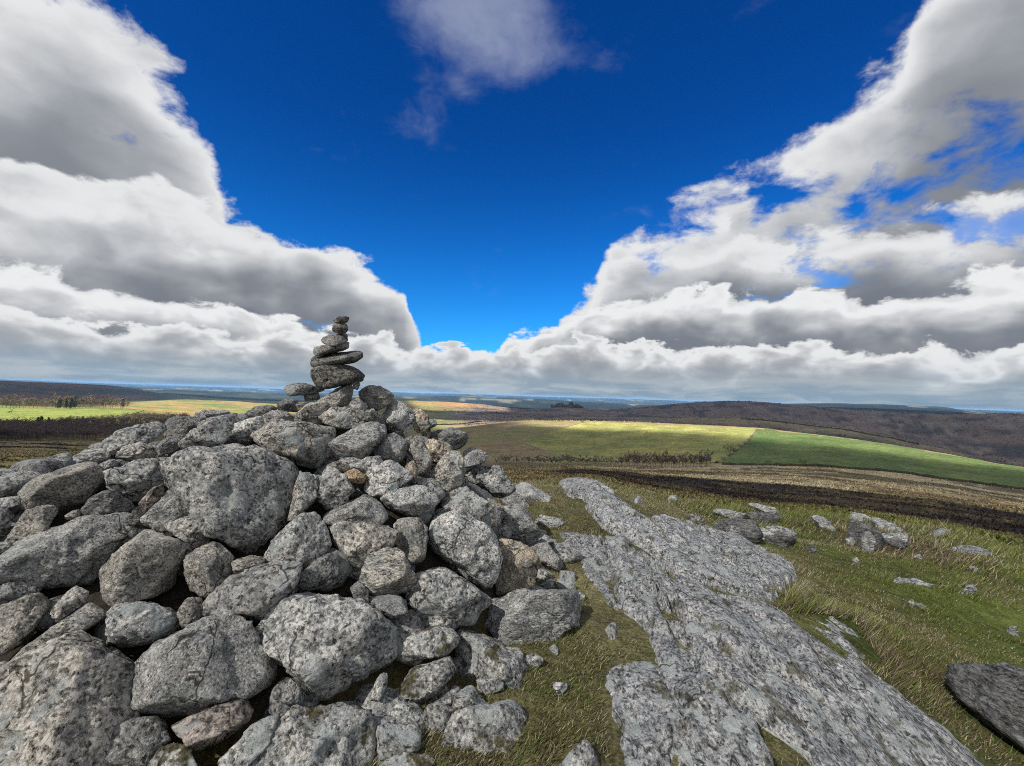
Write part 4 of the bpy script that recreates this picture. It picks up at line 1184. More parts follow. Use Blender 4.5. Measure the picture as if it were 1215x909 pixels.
# ------------------------------------------------------------------ loose boulders and outcrop blocks on the slope
M_boulder = granite('outcrop_granite', 0.8, 0.8, 0.75, scale=0.6, stretch=(0.8, 0.8, 2.0), moss=0.5)
M_dark = granite('dark_wet_shaded_granite', 0.7, 0.25, 0.9, scale=0.7, stretch=(0.7, 0.7, 2.4), bump=1.2)  # serves dark boulders and the shade put under the ledges
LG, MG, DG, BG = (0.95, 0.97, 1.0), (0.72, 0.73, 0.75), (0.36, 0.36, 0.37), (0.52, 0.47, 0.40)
BOULDERS = [
    (DG, 'big dark layered boulder on the green slope below the slab edge', [(1120, 793), (1135, 786), (1160, 787), (1215, 795), (1275, 806), (1300, 850), (1290, 960), (1235, 930), (1190, 893), (1160, 852), (1140, 836), (1124, 815)]),
    (LG, 'long flat outcrop ledge with an overhanging dark underside', [(845, 606), (849, 602.6), (870.5, 606), (896, 611), (898, 617), (885, 617.5), (861.5, 614)]),
    (DG, 'dark block with ledge shade in its colour, carrying the flat outcrop ledge', [(846, 613), (870, 614), (897, 617), (906, 628), (898, 641), (862, 642), (848, 628)]),  # blocks added under the ledges; tint holds ledge shade and dark, wet rock
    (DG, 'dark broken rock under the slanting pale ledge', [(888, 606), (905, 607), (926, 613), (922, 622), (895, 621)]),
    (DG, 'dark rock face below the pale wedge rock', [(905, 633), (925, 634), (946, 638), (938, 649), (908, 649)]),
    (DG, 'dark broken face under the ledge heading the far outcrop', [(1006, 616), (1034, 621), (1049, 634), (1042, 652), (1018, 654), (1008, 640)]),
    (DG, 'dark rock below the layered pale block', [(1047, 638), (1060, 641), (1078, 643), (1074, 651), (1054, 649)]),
    (LG, 'slanting pale ledge behind the flat outcrop ledge', [(887, 597), (896, 597), (917.6, 603), (928, 609), (925, 614), (914, 612.5), (897.7, 604)]),
    (MG, 'squat grey block under the flat outcrop ledge', [(858, 628), (867, 623), (881, 625), (886, 631.6), (880, 640), (867, 638)]),
    (LG, 'rounded grey block beside the dark cleft of the outcrop', [(888.6, 630), (892, 625), (906.7, 626), (919.4, 632.5), (916, 642), (903, 642.5), (890.5, 638)]),
    (LG, 'pale wedge rock leaning over the rounded grey block', [(906, 624), (925, 624), (946.6, 631), (948, 636.5), (934, 637), (917.6, 632)]),
    (LG, 'thin pale flake at the foot of the rounded grey block', [(914, 638), (925, 639.7), (936, 643), (934, 647.5), (919, 645)]),
    (LG, 'slanting slab of rock alone between the two outcrops', [(961, 611.6), (972, 610.7), (983, 618), (992, 624), (987, 630), (973.7, 623)]),
    (LG, 'small pale rock at the top of the grassy brow', [(789, 592), (796, 587), (803.5, 588), (804, 593), (792.7, 596)]),
    (LG, 'flat pale rock at the edge of the burnt heather', [(829, 582), (840, 580), (860, 583), (854, 586.5), (832, 586)]),
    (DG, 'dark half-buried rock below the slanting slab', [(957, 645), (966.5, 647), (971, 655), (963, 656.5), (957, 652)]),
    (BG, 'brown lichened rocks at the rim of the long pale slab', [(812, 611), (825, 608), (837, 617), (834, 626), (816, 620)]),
    (LG, 'grey ledge heading the far outcrop', [(1007, 610), (1021, 608.5), (1033, 614), (1036, 621), (1023, 622), (1007, 616)]),
    (LG, 'broad tilted sheet of rock on the far outcrop', [(1033, 614), (1048, 615), (1075, 624), (1077, 632), (1054, 633), (1040, 627)]),
    (LG, 'layered pale block under the tilted sheet of rock', [(1046, 632), (1061, 630), (1077.5, 633), (1080, 639), (1073, 646), (1054, 643), (1047, 638)]),
    (MG, 'upright grey stone standing against the far outcrop', [(1020, 640), (1025, 633), (1036.6, 630.5), (1039, 641), (1034, 653), (1028, 658), (1022, 652)]),
    (LG, 'small pale stone beside the upright stone', [(1003, 639), (1012.5, 638), (1017, 648), (1008, 648)]),
    (MG, 'grey lump between ledge and upright stone', [(1010, 617), (1027, 619), (1032, 628), (1021, 628), (1011, 624)]),
    (LG, 'flat rock in the turf near the heather beyond the far outcrop', [(1102, 631), (1119.5, 628.5), (1132, 633), (1124, 636), (1105, 635)]),
    (MG, 'long low rock rib in the green turf', [(1123, 653), (1136, 647.6), (1161.5, 650.5), (1179, 657), (1176, 661), (1149, 657)]),
    (LG, 'flat rock under a dark peaty lip', [(1056, 686), (1075, 682), (1094, 687), (1116, 694), (1110, 698.5), (1086, 694.5), (1060, 692)]),
    (LG, 'small white-topped stone on the open turf', [(1146, 674), (1153, 671), (1162, 673), (1161, 678), (1149, 678)]),
    (MG, 'narrow grey rock rib below the long low one', [(1130, 699), (1146, 698), (1165, 702), (1166, 707), (1145, 707)]),
    (LG, 'thin line of pale rock in the mossy slope', [(1067, 712), (1086, 714), (1107, 720), (1104, 724), (1072, 718)]),
    (MG, 'round grey stone in the reddish turf', [(1193, 746), (1199, 741.5), (1206, 742), (1209, 750), (1198, 754)]),
    (LG, 'pale flat stone just up the slope from the dark boulder', [(1185, 759), (1205, 760), (1217, 767), (1212, 773), (1193, 767)]),
    (LG, 'small pale stone lying in the turf by the cairn', [(656, 814), (662, 809), (670, 810), (674, 816), (668, 823), (659, 822)]),
    (LG, 'pebble of pale granite near the low end of the cairn', [(651, 768), (657, 763), (663, 768), (660, 774), (653, 774)]),
    (LG, 'flat white rock at the head of the long pale slab', [(747, 594), (758, 590.5), (766, 596), (760, 600), (752, 600)]),
    (LG, 'small flake of pale rock uphill of the upright stone', [(934, 602), (943, 603.5), (942, 607), (936, 607)]),
    (LG, 'little pale stone downhill of the upright stone', [(1011, 664), (1017, 661), (1022, 666), (1014, 668)]),
    (LG, 'flat chip of stone below the layered pale block', [(1040, 664), (1046, 662), (1049, 667), (1042, 668)]),
    (LG, 'pale chip in the grass right of the layered block', [(1083, 659), (1092, 657.5), (1096, 663), (1086, 663.5)]),
    (LG, 'thin pale stone in the open turf below the far outcrop', [(1113, 671), (1120, 669.5), (1129, 674), (1119, 675)]),
]
FLAT = ('flat ', 'long low', 'narrow grey', 'thin line', 'pale flat', 'thin pale stone', 'flat chip')
n_flat = 20
for tint, lab, poly in [b for b in BOULDERS if b[1].startswith(FLAT)]:
    build_slab(n_flat, lab, 0.11, tint, [(x, y + 1.0) for x, y in poly], [], 'flat_rock', 'rock', M_boulder, 60, 0.035)
    n_flat += 1
BOULDERS = [b for b in BOULDERS if not b[1].startswith(FLAT)]
BOULDER_FOOT = []
for i, (tint, lab, poly) in enumerate(BOULDERS):
    P = np.array(poly, float)
    bc = ((P[:, 0].min() + P[:, 0].max()) / 2, P[:, 1].max() - 0.12 * np.ptp(P[:, 1]))
    if i == 0:
        bc = (1175, 868)
    g = ground_hit(np.array([bc[0]]), np.array([bc[1]]), 1.5, 58)[0]
    hr = math.hypot(g[0], g[1])
    if i:                                               # most of the block is below the turf
        mid_y = (P[:, 1].min() + P[:, 1].max()) / 2
        Q = P.copy()
        Q[:, 1] = np.where(P[:, 1] > mid_y, P[:, 1] + (0.25 if np.ptp(P[:, 0]) > 16 else 0.6) * np.ptp(P[:, 1]), P[:, 1])
        poly = [tuple(q) for q in Q]
    c2 = (np.min(poly, 0) + np.max(poly, 0)) / 2
    d = pix_dir(*c2)
    th = np.ptp(P[:, 0]) / 2 / F * hr * 0.55
    k = (hr + th * 0.35) / math.hypot(d[0], d[1])
    centre = np.array([0, 0, EYE]) + d * k
    W, f = stone_from_outline(poly, centre, max(th, 0.05), 500 + i, 5 if i in (0, 1, 4, 14, 15) else 4, sharp=26, rough=1.5, bed=True)
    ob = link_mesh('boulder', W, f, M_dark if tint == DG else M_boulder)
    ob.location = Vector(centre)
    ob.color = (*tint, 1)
    tag(ob, lab, 'rock')
    BOULDER_FOOT.append((centre[0], centre[1], np.ptp(P[:, 0]) / 2 / F * hr * 0.8))

# ------------------------------------------------------------------ short turf: blades of grass
def blade_mesh(name, n, r0, r1, a0, a1, h_lo, h_hi, w0, w1, seed, density_pow=1.0, cover=None):
    rs = np.random.default_rng(seed)
    r = (r0 ** density_pow + (r1 ** density_pow - r0 ** density_pow) * rs.random(n)) ** (1 / density_pow)
    a = np.radians(rs.uniform(a0, a1, n))
    x, y = r * np.sin(a), r * np.cos(a)
    s = on_slab(x, y)
    keep = s < 0.005
    cz = cairn_z(x, y)
    keep &= cz < 0.22
    for bx, by, br in BOULDER_FOOT:
        keep &= (x - bx) ** 2 + (y - by) ** 2 > (br * 0.55) ** 2
    tuft = fbm2(x, y, 1.1, 3, 0.55, 3) + 0.5 * fbm2(x, y, 4.5, 2, 0.5, 5)
    keep &= rs.random(n) < np.clip(0.72 + 1.0 * tuft, 0.30, 1)
    x, y, s, tuft, r = x[keep], y[keep], s[keep], tuft[keep], r[keep]
    n = len(x)
    a = np.degrees(np.arctan2(x, y))
    right = sstep(a, 14, 30) * sstep(r, 3.0, 5.0)
    rim = sstep(s, -0.22, -0.03) * right               # straw tussocks along the slab's lower rim
    h = rs.uniform(h_lo, h_hi, n) * (1 + 0.8 * np.clip(tuft, -0.6, 1)) * (1 + 0.6 * rim * np.clip(0.5 + 1.6 * tuft, 0, 1))
    h = h * np.where(right > 0.5, 1.15 + 0.5 * rim, 1.0)
    dip = fbm2(x + 0.6 * y, y, 0.9, 3, 0.55, 29.0)       # hummocks carry paler, longer grass than the hollows
    h = h * (1 + 0.9 * right * np.clip(dip, -0.5, 0.8))
    w = (w0 + w1 * r) * rs.uniform(0.7, 1.3, n)
    cz = cairn_z(x, y)
    z = np.where(cz > 0, np.maximum(ground_z(x, y), cz - 0.24), ground_z(x, y)) - 0.004
    th = rs.uniform(0, 2 * np.pi, n)
    lean = rs.uniform(0.2, 1.2, n)
    la = rs.normal(-0.6, 0.9, n)                       # combed by the wind
    px_, py_ = np.cos(th) * w / 2, np.sin(th) * w / 2
    tip = np.stack([x + np.cos(la) * lean * h, y + np.sin(la) * lean * h, z + h], -1)
    V = np.stack([np.stack([x - px_, y - py_, z], -1), np.stack([x + px_, y + py_, z], -1), tip], 1).reshape(-1, 3)
    Fc = np.arange(3 * n).reshape(-1, 3)
    m = rs.random(n)
    grn = np.array([.12, .15, .035]) * rs.uniform(0.6, 1.35, (n, 1))
    olv = np.array([.155, .15, .068]) * rs.uniform(0.6, 1.3, (n, 1))
    stw = np.array([.40, .355, .235]) * rs.uniform(0.55, 1.2, (n, 1))
    brn = np.array([.14, .105, .066]) * rs.uniform(0.6, 1.3, (n, 1))
    ps = np.clip(0.35 + 0.55 * fbm2(x, y, 0.8, 3, 0.5, 11) - 0.20 * right + 0.18 * rim, 0.05, 0.85)
    pb = np.clip(0.14 + 0.9 * fbm2(x, y, 0.5, 3, 0.5, 13) + 0.35 * right * sstep(fbm2(x, y, 0.22, 3, 0.55, 19), 0.0, 0.35), 0.0, 0.75)
    pg = np.clip(0.48 + 0.4 * right + 0.6 * fbm2(x, y, 0.6, 3, 0.5, 17), 0.1, 1)
    grn = grn * (1 + 0.9 * right * dip)[:, None]
    c = np.where((m < ps)[:, None], stw, np.where((m < ps + pb)[:, None], brn, np.where((rs.random(n) < pg)[:, None], grn, olv)))
    c = np.repeat(c, 3, 0)
    ob = link_mesh(name, V, Fc, M_blade, smooth=False)
    point_color(ob.data, 'cover', c)
    return ob


M_blade = bpy.data.materials.new('grass_blade')
M_blade.use_nodes = True
_t = NT(M_blade.node_tree)
_bs = _t.n['Principled BSDF']
_t.put(_bs.inputs['Base Color'], _t.node('ShaderNodeAttribute', attribute_name='cover').outputs['Color'])
_bs.inputs['Roughness'].default_value = 0.8
_bs.inputs['Specular IOR Level'].default_value = 0.15
tag(blade_mesh('short_grass', 560000, 1.3, 13.0, -42, 54, 0.011, 0.034, 0.0028, 0.0008, 21, 0.85), 'short tawny and green turf grown around the slab and cairn', 'grass', kind='stuff')
tag(blade_mesh('rough_grass', 260000, 11.0, 60.0, -24, 54, 0.05, 0.13, 0.004, 0.0011, 22, 1.0), 'rough moor grass on the slope beyond the outcrops', 'grass', kind='stuff')


def cover_at(x, y):
    """land-cover colour under a point"""
    ai = np.clip(np.searchsorted(AZ_B, np.degrees(np.arctan2(x, y))), 0, len(AZ_B) - 1)
    out = np.zeros((len(x), 3))
    lr = np.log(np.hypot(x, y))
    for a in np.unique(ai):
        m = ai == a
        out[m] = lc[a, np.clip(np.searchsorted(np.log(GR[a]), lr[m]), 0, len(U) - 1)]
    return out


def clumps(name, n, r0, r1, a0, a1, h0, h1, seed, label, tones=(0.45, 0.7, 1.0, 1.5, 2.1)):
    """heather and tussock clumps of the open moor, in the colour of their ground"""
    rs = np.random.default_rng(seed)
    r = np.exp(rs.uniform(math.log(r0), math.log(r1), n))
    a = np.radians(rs.uniform(a0, a1, n))
    x, y = r * np.sin(a), r * np.cos(a)
    keep = fbm2(x, y, 0.12, 3, 0.6, 55) > rs.uniform(-0.7, 0.35, n)
    x, y, r = x[keep], y[keep], r[keep]
    n = len(x)
    z = ground_z(x, y)
    h = rs.uniform(h0, h1, n) * (0.6 + r / r1)
    w = h * rs.uniform(0.8, 1.8, n)
    th = rs.uniform(0, np.pi, n)
    tri = []
    for k in range(2):
        t_ = th + k * 1.4
        px_, py_ = np.cos(t_) * w / 2, np.sin(t_) * w / 2
        tri.append(np.stack([np.stack([x - px_, y - py_, z - 0.05], -1), np.stack([x + px_, y + py_, z - 0.05], -1),
                             np.stack([x + rs.normal(0, 0.3, n) * w, y + rs.normal(0, 0.3, n) * w, z + h], -1)], 1))
    V = np.concatenate(tri, 0).reshape(-1, 3)
    c = cover_at(x, y) * rs.choice(tones, n)[:, None]
    c = np.concatenate([np.repeat(c, 3, 0)] * 2, 0)
    ob = link_mesh(name, V, np.arange(len(V)).reshape(-1, 3), M_blade, smooth=False)
    point_color(ob.data, 'cover', np.clip(c, 0.006, 0.5))
    return tag(ob, label, 'heather', kind='stuff')


clumps('heather', 120000, 30, 420, -56, 56, 0.16, 0.42, 61, 'heather and tussocks of the open moor around the tor')
clumps('scrub', 20000, 1000, 3600, -6, 52, 1.2, 3.4, 62, 'gorse and heather scrub on the hills across the valley', (0.6, 0.85, 1.0, 1.2))

# ------------------------------------------------------------------ trees, hedges and walls of the valley
def plain(name, c1, c2, scale, rough=0.9):
    m = bpy.data.materials.new(name)
    m.use_nodes = True
    t = NT(m.node_tree)
    g = t.node('ShaderNodeNewGeometry').outputs['Position']
    oi = t.node('ShaderNodeObjectInfo')
    c = t.mix(t.ramp(t.noise(g, scale, 4, 0.65), 0.35, 0.65), c1, c2)
    c = t.mix(1.0, c, t.ramp(oi.outputs['Random'], 0, 1, 0.75, 1.25, False), 'MULTIPLY')
    t.put(t.n['Principled BSDF'].inputs['Base Color'], c)
    t.n['Principled BSDF'].inputs['Roughness'].default_value = rough
    t.n['Principled BSDF'].inputs['Specular IOR Level'].default_value = 0.1
    return m


M_bark = plain('winter_bark', (0.07, 0.055, 0.048), (0.13, 0.105, 0.09), 1.5)
M_twig = plain('winter_twigs', (0.095, 0.072, 0.064), (0.165, 0.13, 0.115), 0.8)
M_pale = plain('pale_winter_twigs', (0.16, 0.125, 0.09), (0.24, 0.19, 0.14), 0.8)
M_pine = plain('evergreen', (0.022, 0.030, 0.018), (0.045, 0.055, 0.028), 1.2)
M_shrub = plain('hedge_shrub', (0.022, 0.022, 0.014), (0.055, 0.050, 0.030), 1.0)
M_wall = plain('dry_stone_wall', (0.20, 0.18, 0.13), (0.32, 0.29, 0.22), 0.9)


def limb(V, Fc, a, b, ra, rb, sides=4):
    a, b = np.asarray(a, float), np.asarray(b, float)
    d = unit(b - a)
    u = unit(np.cross(d, [0.3, 0.9, 0.2]))
    w = np.cross(d, u)
    i0 = len(V)
    for q, r in ((a, ra), (b, rb)):
        for k in range(sides):
            an = 2 * math.pi * k / sides
            V.append(q + (u * math.cos(an) + w * math.sin(an)) * r)
    for k in range(sides):
        k2 = (k + 1) % sides
        Fc.append((i0 + k, i0 + k2, i0 + sides + k2))
        Fc.append((i0 + k, i0 + sides + k2, i0 + sides + k))


def bare_tree_data(seed, h=1.0, spread=0.42, twigs=150, trunks=1):
    """unit-height winter tree: tapered trunk with limbs, and a crown of fine twigs"""
    rs = np.random.default_rng(seed)
    V, Fc, T, TF = [], [], [], []
    tips = []
    for s in range(trunks):
        b0 = np.array([rs.normal(0, 0.03), rs.normal(0, 0.03), -0.03])
        top = np.array([rs.normal(0, 0.05), rs.normal(0, 0.05), rs.uniform(0.72, 0.9)])
        m = (b0 + top) / 2 + rs.normal(0, 0.02, 3)
        limb(V, Fc, b0, m, 0.017, 0.012)
        limb(V, Fc, m, top, 0.012, 0.004)
        for k in range(9):
            f = rs.uniform(0.18, 0.95)
            p = b0 + (top - b0) * f
            an = rs.uniform(0, 2 * math.pi)
            L = spread * rs.uniform(0.6, 1.0) * (1.15 - 0.55 * f)
            e = p + np.array([math.cos(an) * L, math.sin(an) * L, L * rs.uniform(0.5, 1.1)])
            limb(V, Fc, p, e, 0.008, 0.003, 3)
            tips.append((p, e))
    for k in range(twigs):
        p, e = tips[rs.integers(len(tips))]
        q = p + (e - p) * rs.uniform(0.3, 1.05)
        d = unit([rs.normal(0, 1), rs.normal(0, 1), rs.uniform(0.1, 1.6)]) * rs.uniform(0.07, 0.17)
        w = unit(np.cross(d, rs.normal(size=3))) * 0.0085
        i0 = len(T)
        T += [q - w, q + w, q + d]
        TF.append((i0, i0 + 1, i0 + 2))
    return (np.array(V), np.array(Fc)), (np.array(T), np.array(TF))


def mesh_of(name, V, Fc, mat, smooth=False):
    o = link_mesh(name, V, Fc, mat, smooth=smooth)
    me = o.data
    bpy.data.objects.remove(o)
    return me


TREES = []
for s in range(4):
    (a, b), (c, d) = bare_tree_data(40 + s, twigs=520)
    TREES.append((mesh_of('trunk', a, b, M_bark), mesh_of('crown', c, d, M_twig)))
PALES = []
for s in range(3):
    (a, b), (c, d) = bare_tree_data(60 + s, twigs=520)
    PALES.append((mesh_of('trunk', a, b, M_pale), mesh_of('crown', c, d, M_pale)))


def leaf_blob(seed, n, shape):
    """evergreen or shrub crown: many small leaf clumps spread through a volume"""
    rs = np.random.default_rng(seed)
    T = []
    while len(T) < 3 * n:
        q = rs.uniform(-1, 1, 3)
        if q @ q > 1:
            continue
        p = shape(q, rs)
        if p is None:
            continue
        d1, d2 = unit(rs.normal(size=3)), unit(rs.normal(size=3))
        s = rs.uniform(0.05, 0.10)
        T += [p, p + d1 * s, p + d2 * s]
    V = np.array(T)
    return V, np.arange(len(V)).reshape(-1, 3)


def cone_shape(q, rs):
    z = (q[2] + 1) / 2
    k = 0.24 * (1.05 - z) * (1 + 0.25 * math.sin(z * 23))
    return np.array([q[0] * k, q[1] * k, 0.12 + 0.88 * z])


def bush_shape(q, rs):
    return np.array([q[0] * 0.62, q[1] * 0.62, 0.10 + 0.45 * (q[2] + 1) * (0.8 + 0.4 * vnoise(np.array([[q[0] * 2.0, q[1] * 2.0, 3.3]]))[0])])


PINES, BUSHES = [], []
for s in range(2):
    V, Fc = leaf_blob(70 + s, 320, cone_shape)
    tv, tf = [], []
    limb(tv, tf, (0, 0, -0.03), (0, 0, 0.9), 0.022, 0.006)
    PINES.append((mesh_of('trunk', np.array(tv), np.array(tf), M_bark), mesh_of('crown', V, Fc, M_pine)))
for s in range(3):
    V, Fc = leaf_blob(80 + s, 260, bush_shape)
    tv, tf = [], []
    limb(tv, tf, (0, 0, -0.03), (0.05, 0.02, 0.5), 0.03, 0.012)
    BUSHES.append((mesh_of('stem', np.array(tv), np.array(tf), M_bark), mesh_of('foliage', V, Fc, M_shrub)))


def plant(name, kind, x, y, h, rz, label, cat, group, wide=1.0):
    z = float(ground_z(np.array([x]), np.array([y]))[0])
    e = empty(name, (x, y, z))
    e.rotation_euler = (0, 0, rz)
    e.scale = (h * wide, h * wide, h)
    for me in kind:
        o = bpy.data.objects.new(me.name.split('.')[0], me)
        o.parent = e
        col.objects.link(o)
    tag(e, label, cat, group)
    return e


vr = np.random.default_rng(12)


def plant_row(pts, n, kinds, name, h0, h1, label, cat, group, rmin=100, rmax=4000, jit=1.2, wide=1.0):
    p = np.array(pts, float)
    seg = np.concatenate([[0], np.cumsum(np.hypot(*np.diff(p, axis=0).T))])
    for k in range(n):
        s = (k + vr.uniform(0.1, 0.9)) / n * seg[-1]
        px, py = np.interp(s, seg, p[:, 0]), np.interp(s, seg, p[:, 1])
        g = ground_hit(np.array([px]), np.array([py + vr.uniform(-jit, jit)]), rmin, rmax)[0]
        plant(name, kinds[vr.integers(len(kinds))], g[0], g[1], vr.uniform(h0, h1), vr.uniform(0, 6.28), label, cat, group, wide)


# copse of bare trees at the foot of the pale pasture
plant_row([(736, 553.5), (790, 554), (845, 554)], 44, TREES, 'bare_tree', 9, 14, 'bare grey-brown tree in the copse at the foot of the pale pasture', 'tree', 'copse below the pasture', jit=1.0, wide=0.85)
plant_row([(588, 549), (640, 550), (690, 551), (735, 552)], 46, TREES, 'bare_tree', 5, 8.5, 'low bare tree in the dark belt below the brown hillside', 'tree', 'belt of trees below the brown hillside', jit=1.5)
plant_row([(848, 551), (858, 546), (870, 538), (884, 527), (895, 515)], 9, BUSHES, 'bush', 3, 6, 'dark bush along the wall between the two big pastures', 'bush', 'bushes along the field wall', rmin=250, rmax=1400, jit=0.6)
plant('bush', BUSHES[0], *ground_hit(np.array([867.]), np.array([536.]), 250, 1300)[0][:2], 10, 0.5, 'large round dark bush by the wall between the pastures', 'bush', None, 1.3)
plant('bush', BUSHES[1], *ground_hit(np.array([912.]), np.array([551.]), 250, 1300)[0][:2], 5, 0.5, 'single dark bush on the hedge under the deep green field', 'bush', None)
plant('bush', BUSHES[2], *ground_hit(np.array([952.]), np.array([551.5]), 250, 1300)[0][:2], 5, 1.5, 'second dark bush along the hedge under the deep green field', 'bush', None)
plant('bush', BUSHES[1], *ground_hit(np.array([674.]), np.array([546.]), 250, 1300)[0][:2], 8, 2.5, 'round dark tree standing above the belt at the pasture corner', 'tree', None, 1.1)
plant('bush', BUSHES[2], *ground_hit(np.array([675.]), np.array([562.]), 40, 300)[0][:2], 2.2, 1.5, 'dark gorse bush at the edge of the heather', 'bush', None, 1.2)
# hedgerow trees in the valley left of the pasture
plant_row([(548, 499), (575, 500.5), (600, 498), (625, 494)], 26, TREES + BUSHES[:1], 'bare_tree', 9, 15, 'dark hedgerow tree in the valley beyond the brown hillside', 'tree', 'hedgerow trees in the valley', rmin=1100, rmax=4000, jit=2.0)
plant_row([(500, 489), (530, 490), (560, 491)], 18, TREES, 'bare_tree', 10, 16, 'bare tree in the dark wood round the white house', 'tree', 'trees round the white house', rmin=1500, rmax=4000, jit=1.5)
plant_row([(655, 500.5), (662, 500.6), (668, 500.8)], 4, BUSHES, 'bush', 5, 8, 'small dark tree on the crest of the pale pasture', 'tree', 'trees on the pasture crest', rmin=600, rmax=1400, jit=0.3)
plant('bush', BUSHES[0], *ground_hit(np.array([691.]), np.array([501.5]), 600, 1400)[0][:2], 6, 1.5, 'lone dark thorn at the top corner of the pale pasture', 'tree', None)
# tree belts beyond the lime-green field, left
plant_row([(-20, 483.5), (40, 484.5), (78, 485)], 26, PALES, 'bare_tree', 15, 21, 'pale leafless tree in the belt behind the lime-green field', 'tree', 'pale tree belt', rmin=900, rmax=1500, jit=0.6)
plant_row([(62, 484.5), (105, 485), (150, 485.3)], 30, PALES + PINES[:1], 'tall_tree', 17, 24, 'tall tree in the mixed belt behind the lime-green field', 'tree', 'mixed tree belt', rmin=900, rmax=1500, jit=0.6)
plant_row([(66, 486), (75, 486), (84, 486)], 4, PINES, 'pine_tree', 13, 17, 'dark evergreen in the belt behind the lime-green field', 'tree', 'evergreens of the belt', rmin=900, rmax=1500, jit=0.3)
plant_row([(40, 507), (52, 507), (66, 509)], 4, PINES, 'pine_tree', 8, 10.5, 'dark evergreen rising above the brown wood', 'tree', 'evergreens in the brown wood', rmin=480, rmax=900, jit=1.0, wide=1.3)
plant('bare_tree', PALES[0], *ground_hit(np.array([13.]), np.array([492.]), 640, 1200)[0][:2], 7, 1.0, 'lone pale leafless tree in the lime-green field', 'tree', None, 1.4)

# brown winter wood on the left: one mass of bare trees
rs = np.random.default_rng(33)
(av, af), (cv, cf) = bare_tree_data(91, twigs=130)
sel = rs.permutation(len(af))[:46]
WV, WF, off = [], [], 0
n_w = 1500
for k in range(n_w):
    fx = rs.random()
    px = -110 + 335 * fx
    a = R(pix_azel(px, 470)[0])
    lo = np.interp(px, [-110, 0, 110, 160, 225], [400, 420, 440, 470, 560])
    hi = np.interp(px, [-110, 0, 60, 110, 170, 225], [560, 560, 575, 640, 800, 900])
    r = rs.uniform(lo, hi)
    x, y = r * math.sin(a), r * math.cos(a)
    z = float(ground_z(np.array([x]), np.array([y]))[0])
    h = rs.uniform(6.5, 10.5)
    c_, s_2 = math.cos(k), math.sin(k)
    Rm = np.array([[c_, -s_2, 0], [s_2, c_, 0], [0, 0, 1]])
    for vv_, ff_ in ((av, af[sel]), (cv * np.array([1.25, 1.25, 1]), cf)):
        WV.append((vv_ * h) @ Rm.T + np.array([x, y, z]))
        WF.append(ff_ + off)
        off += len(vv_)
wood = link_mesh('woodland', np.vstack(WV), np.vstack(WF), M_twig, smooth=False)
tag(wood, 'dark brown leafless wood below the lime-green field', 'woodland', kind='stuff')


def bank(name, pts, label, cat, h, w, mat, seed, rmin=150, rmax=4000, ragged=0.5, group=None, n=None):
    """hedge or wall that follows the land"""
    p = np.array(pts, float)
    seg = np.concatenate([[0], np.cumsum(np.hypot(*np.diff(p, axis=0).T))])
    m = n or int(max(24, seg[-1] * 0.9))
    s = np.linspace(0, seg[-1], m)
    q = ground_hit(np.interp(s, seg, p[:, 0]), np.interp(s, seg, p[:, 1]), rmin, rmax)
    x, y = q[:, 0], q[:, 1]
    # even out the run along the ground
    L = np.concatenate([[0], np.cumsum(np.hypot(np.diff(x), np.diff(y)))])
    mm = int(min(600, max(30, L[-1] / 2.5)))
    sl = np.linspace(0, L[-1], mm)
    x, y = np.interp(sl, L, x), np.interp(sl, L, y)
    tx, ty = np.gradient(x), np.gradient(y)
    ll = np.hypot(tx, ty) + 1e-9
    nx_, ny_ = -ty / ll, tx / ll
    z = ground_z(x, y)
    hh = h * (1 + ragged * fbm2(sl, sl * 0, 0.25, 3, 0.6, seed) + 0.5 * ragged * fbm2(sl, sl * 0, 1.1, 2, 0.6, seed + 2))
    prof = [(-0.5, -0.3), (-0.46, 0.55), (-0.25, 0.95), (0.25, 1.0), (0.46, 0.6), (0.5, -0.3)]
    V = np.stack([np.stack([x + nx_ * w * a * (1 + 0.3 * fbm2(sl, sl * 0 + 5 * a, 0.5, 2, 0.5, seed)), y + ny_ * w * a, z + hh * b], -1) for a, b in prof], 1)
    o = link_mesh(name, V.reshape(-1, 3) - V[0, 0], grid_faces(mm, len(prof)), mat, smooth=False)
    o.location = Vector(V[0, 0])
    return tag(o, label, cat, group)


bank('hedge', [(857, 551.5), (920, 552), (985, 554), (1060, 560.5), (1150, 573.5), (1215, 581), (1290, 590)], 'dark hedge along the foot of the deep green field', 'hedge', 1.7, 2.2, M_shrub, 3, rmax=900)
bank('field_wall', [(850, 549), (868, 538), (884, 526), (896, 512)], 'pale stone wall between the two big pastures', 'wall', 1.3, 2.2, M_wall, 4, rmax=1200, ragged=0.15)
bank('field_wall', [(615.5, 523.8), (636, 531), (657, 539), (672, 544)], 'pale bank along the lower left edge of the pasture', 'wall', 1.0, 2.0, M_wall, 5, rmax=1300, ragged=0.15)
bank('field_wall', [(615.5, 523.5), (650, 512.5), (694, 501)], 'pale bank climbing the left side of the pasture', 'wall', 1.0, 2.2, M_wall, 6, rmax=1300, ragged=0.15)
bank('hedge', [(-60, 499), (0, 503.5), (60, 506)], 'dark hedge under the lime-green field', 'hedge', 2.5, 3, M_shrub, 7, rmin=560, rmax=1200)
bank('hedge', [(880, 497.5), (940, 503), (1000, 510), (1060, 520), (1090, 528)], 'dark hedge along the tawny spur below the heather hill', 'hedge', 3.0, 3.5, M_shrub, 8, rmin=1150, rmax=2200)
bank('hedge', [(515, 505), (545, 503.5), (570, 501)], 'dark hedge in the valley meadows', 'hedge', 3.0, 4, M_shrub, 9, rmin=900, rmax=2600)

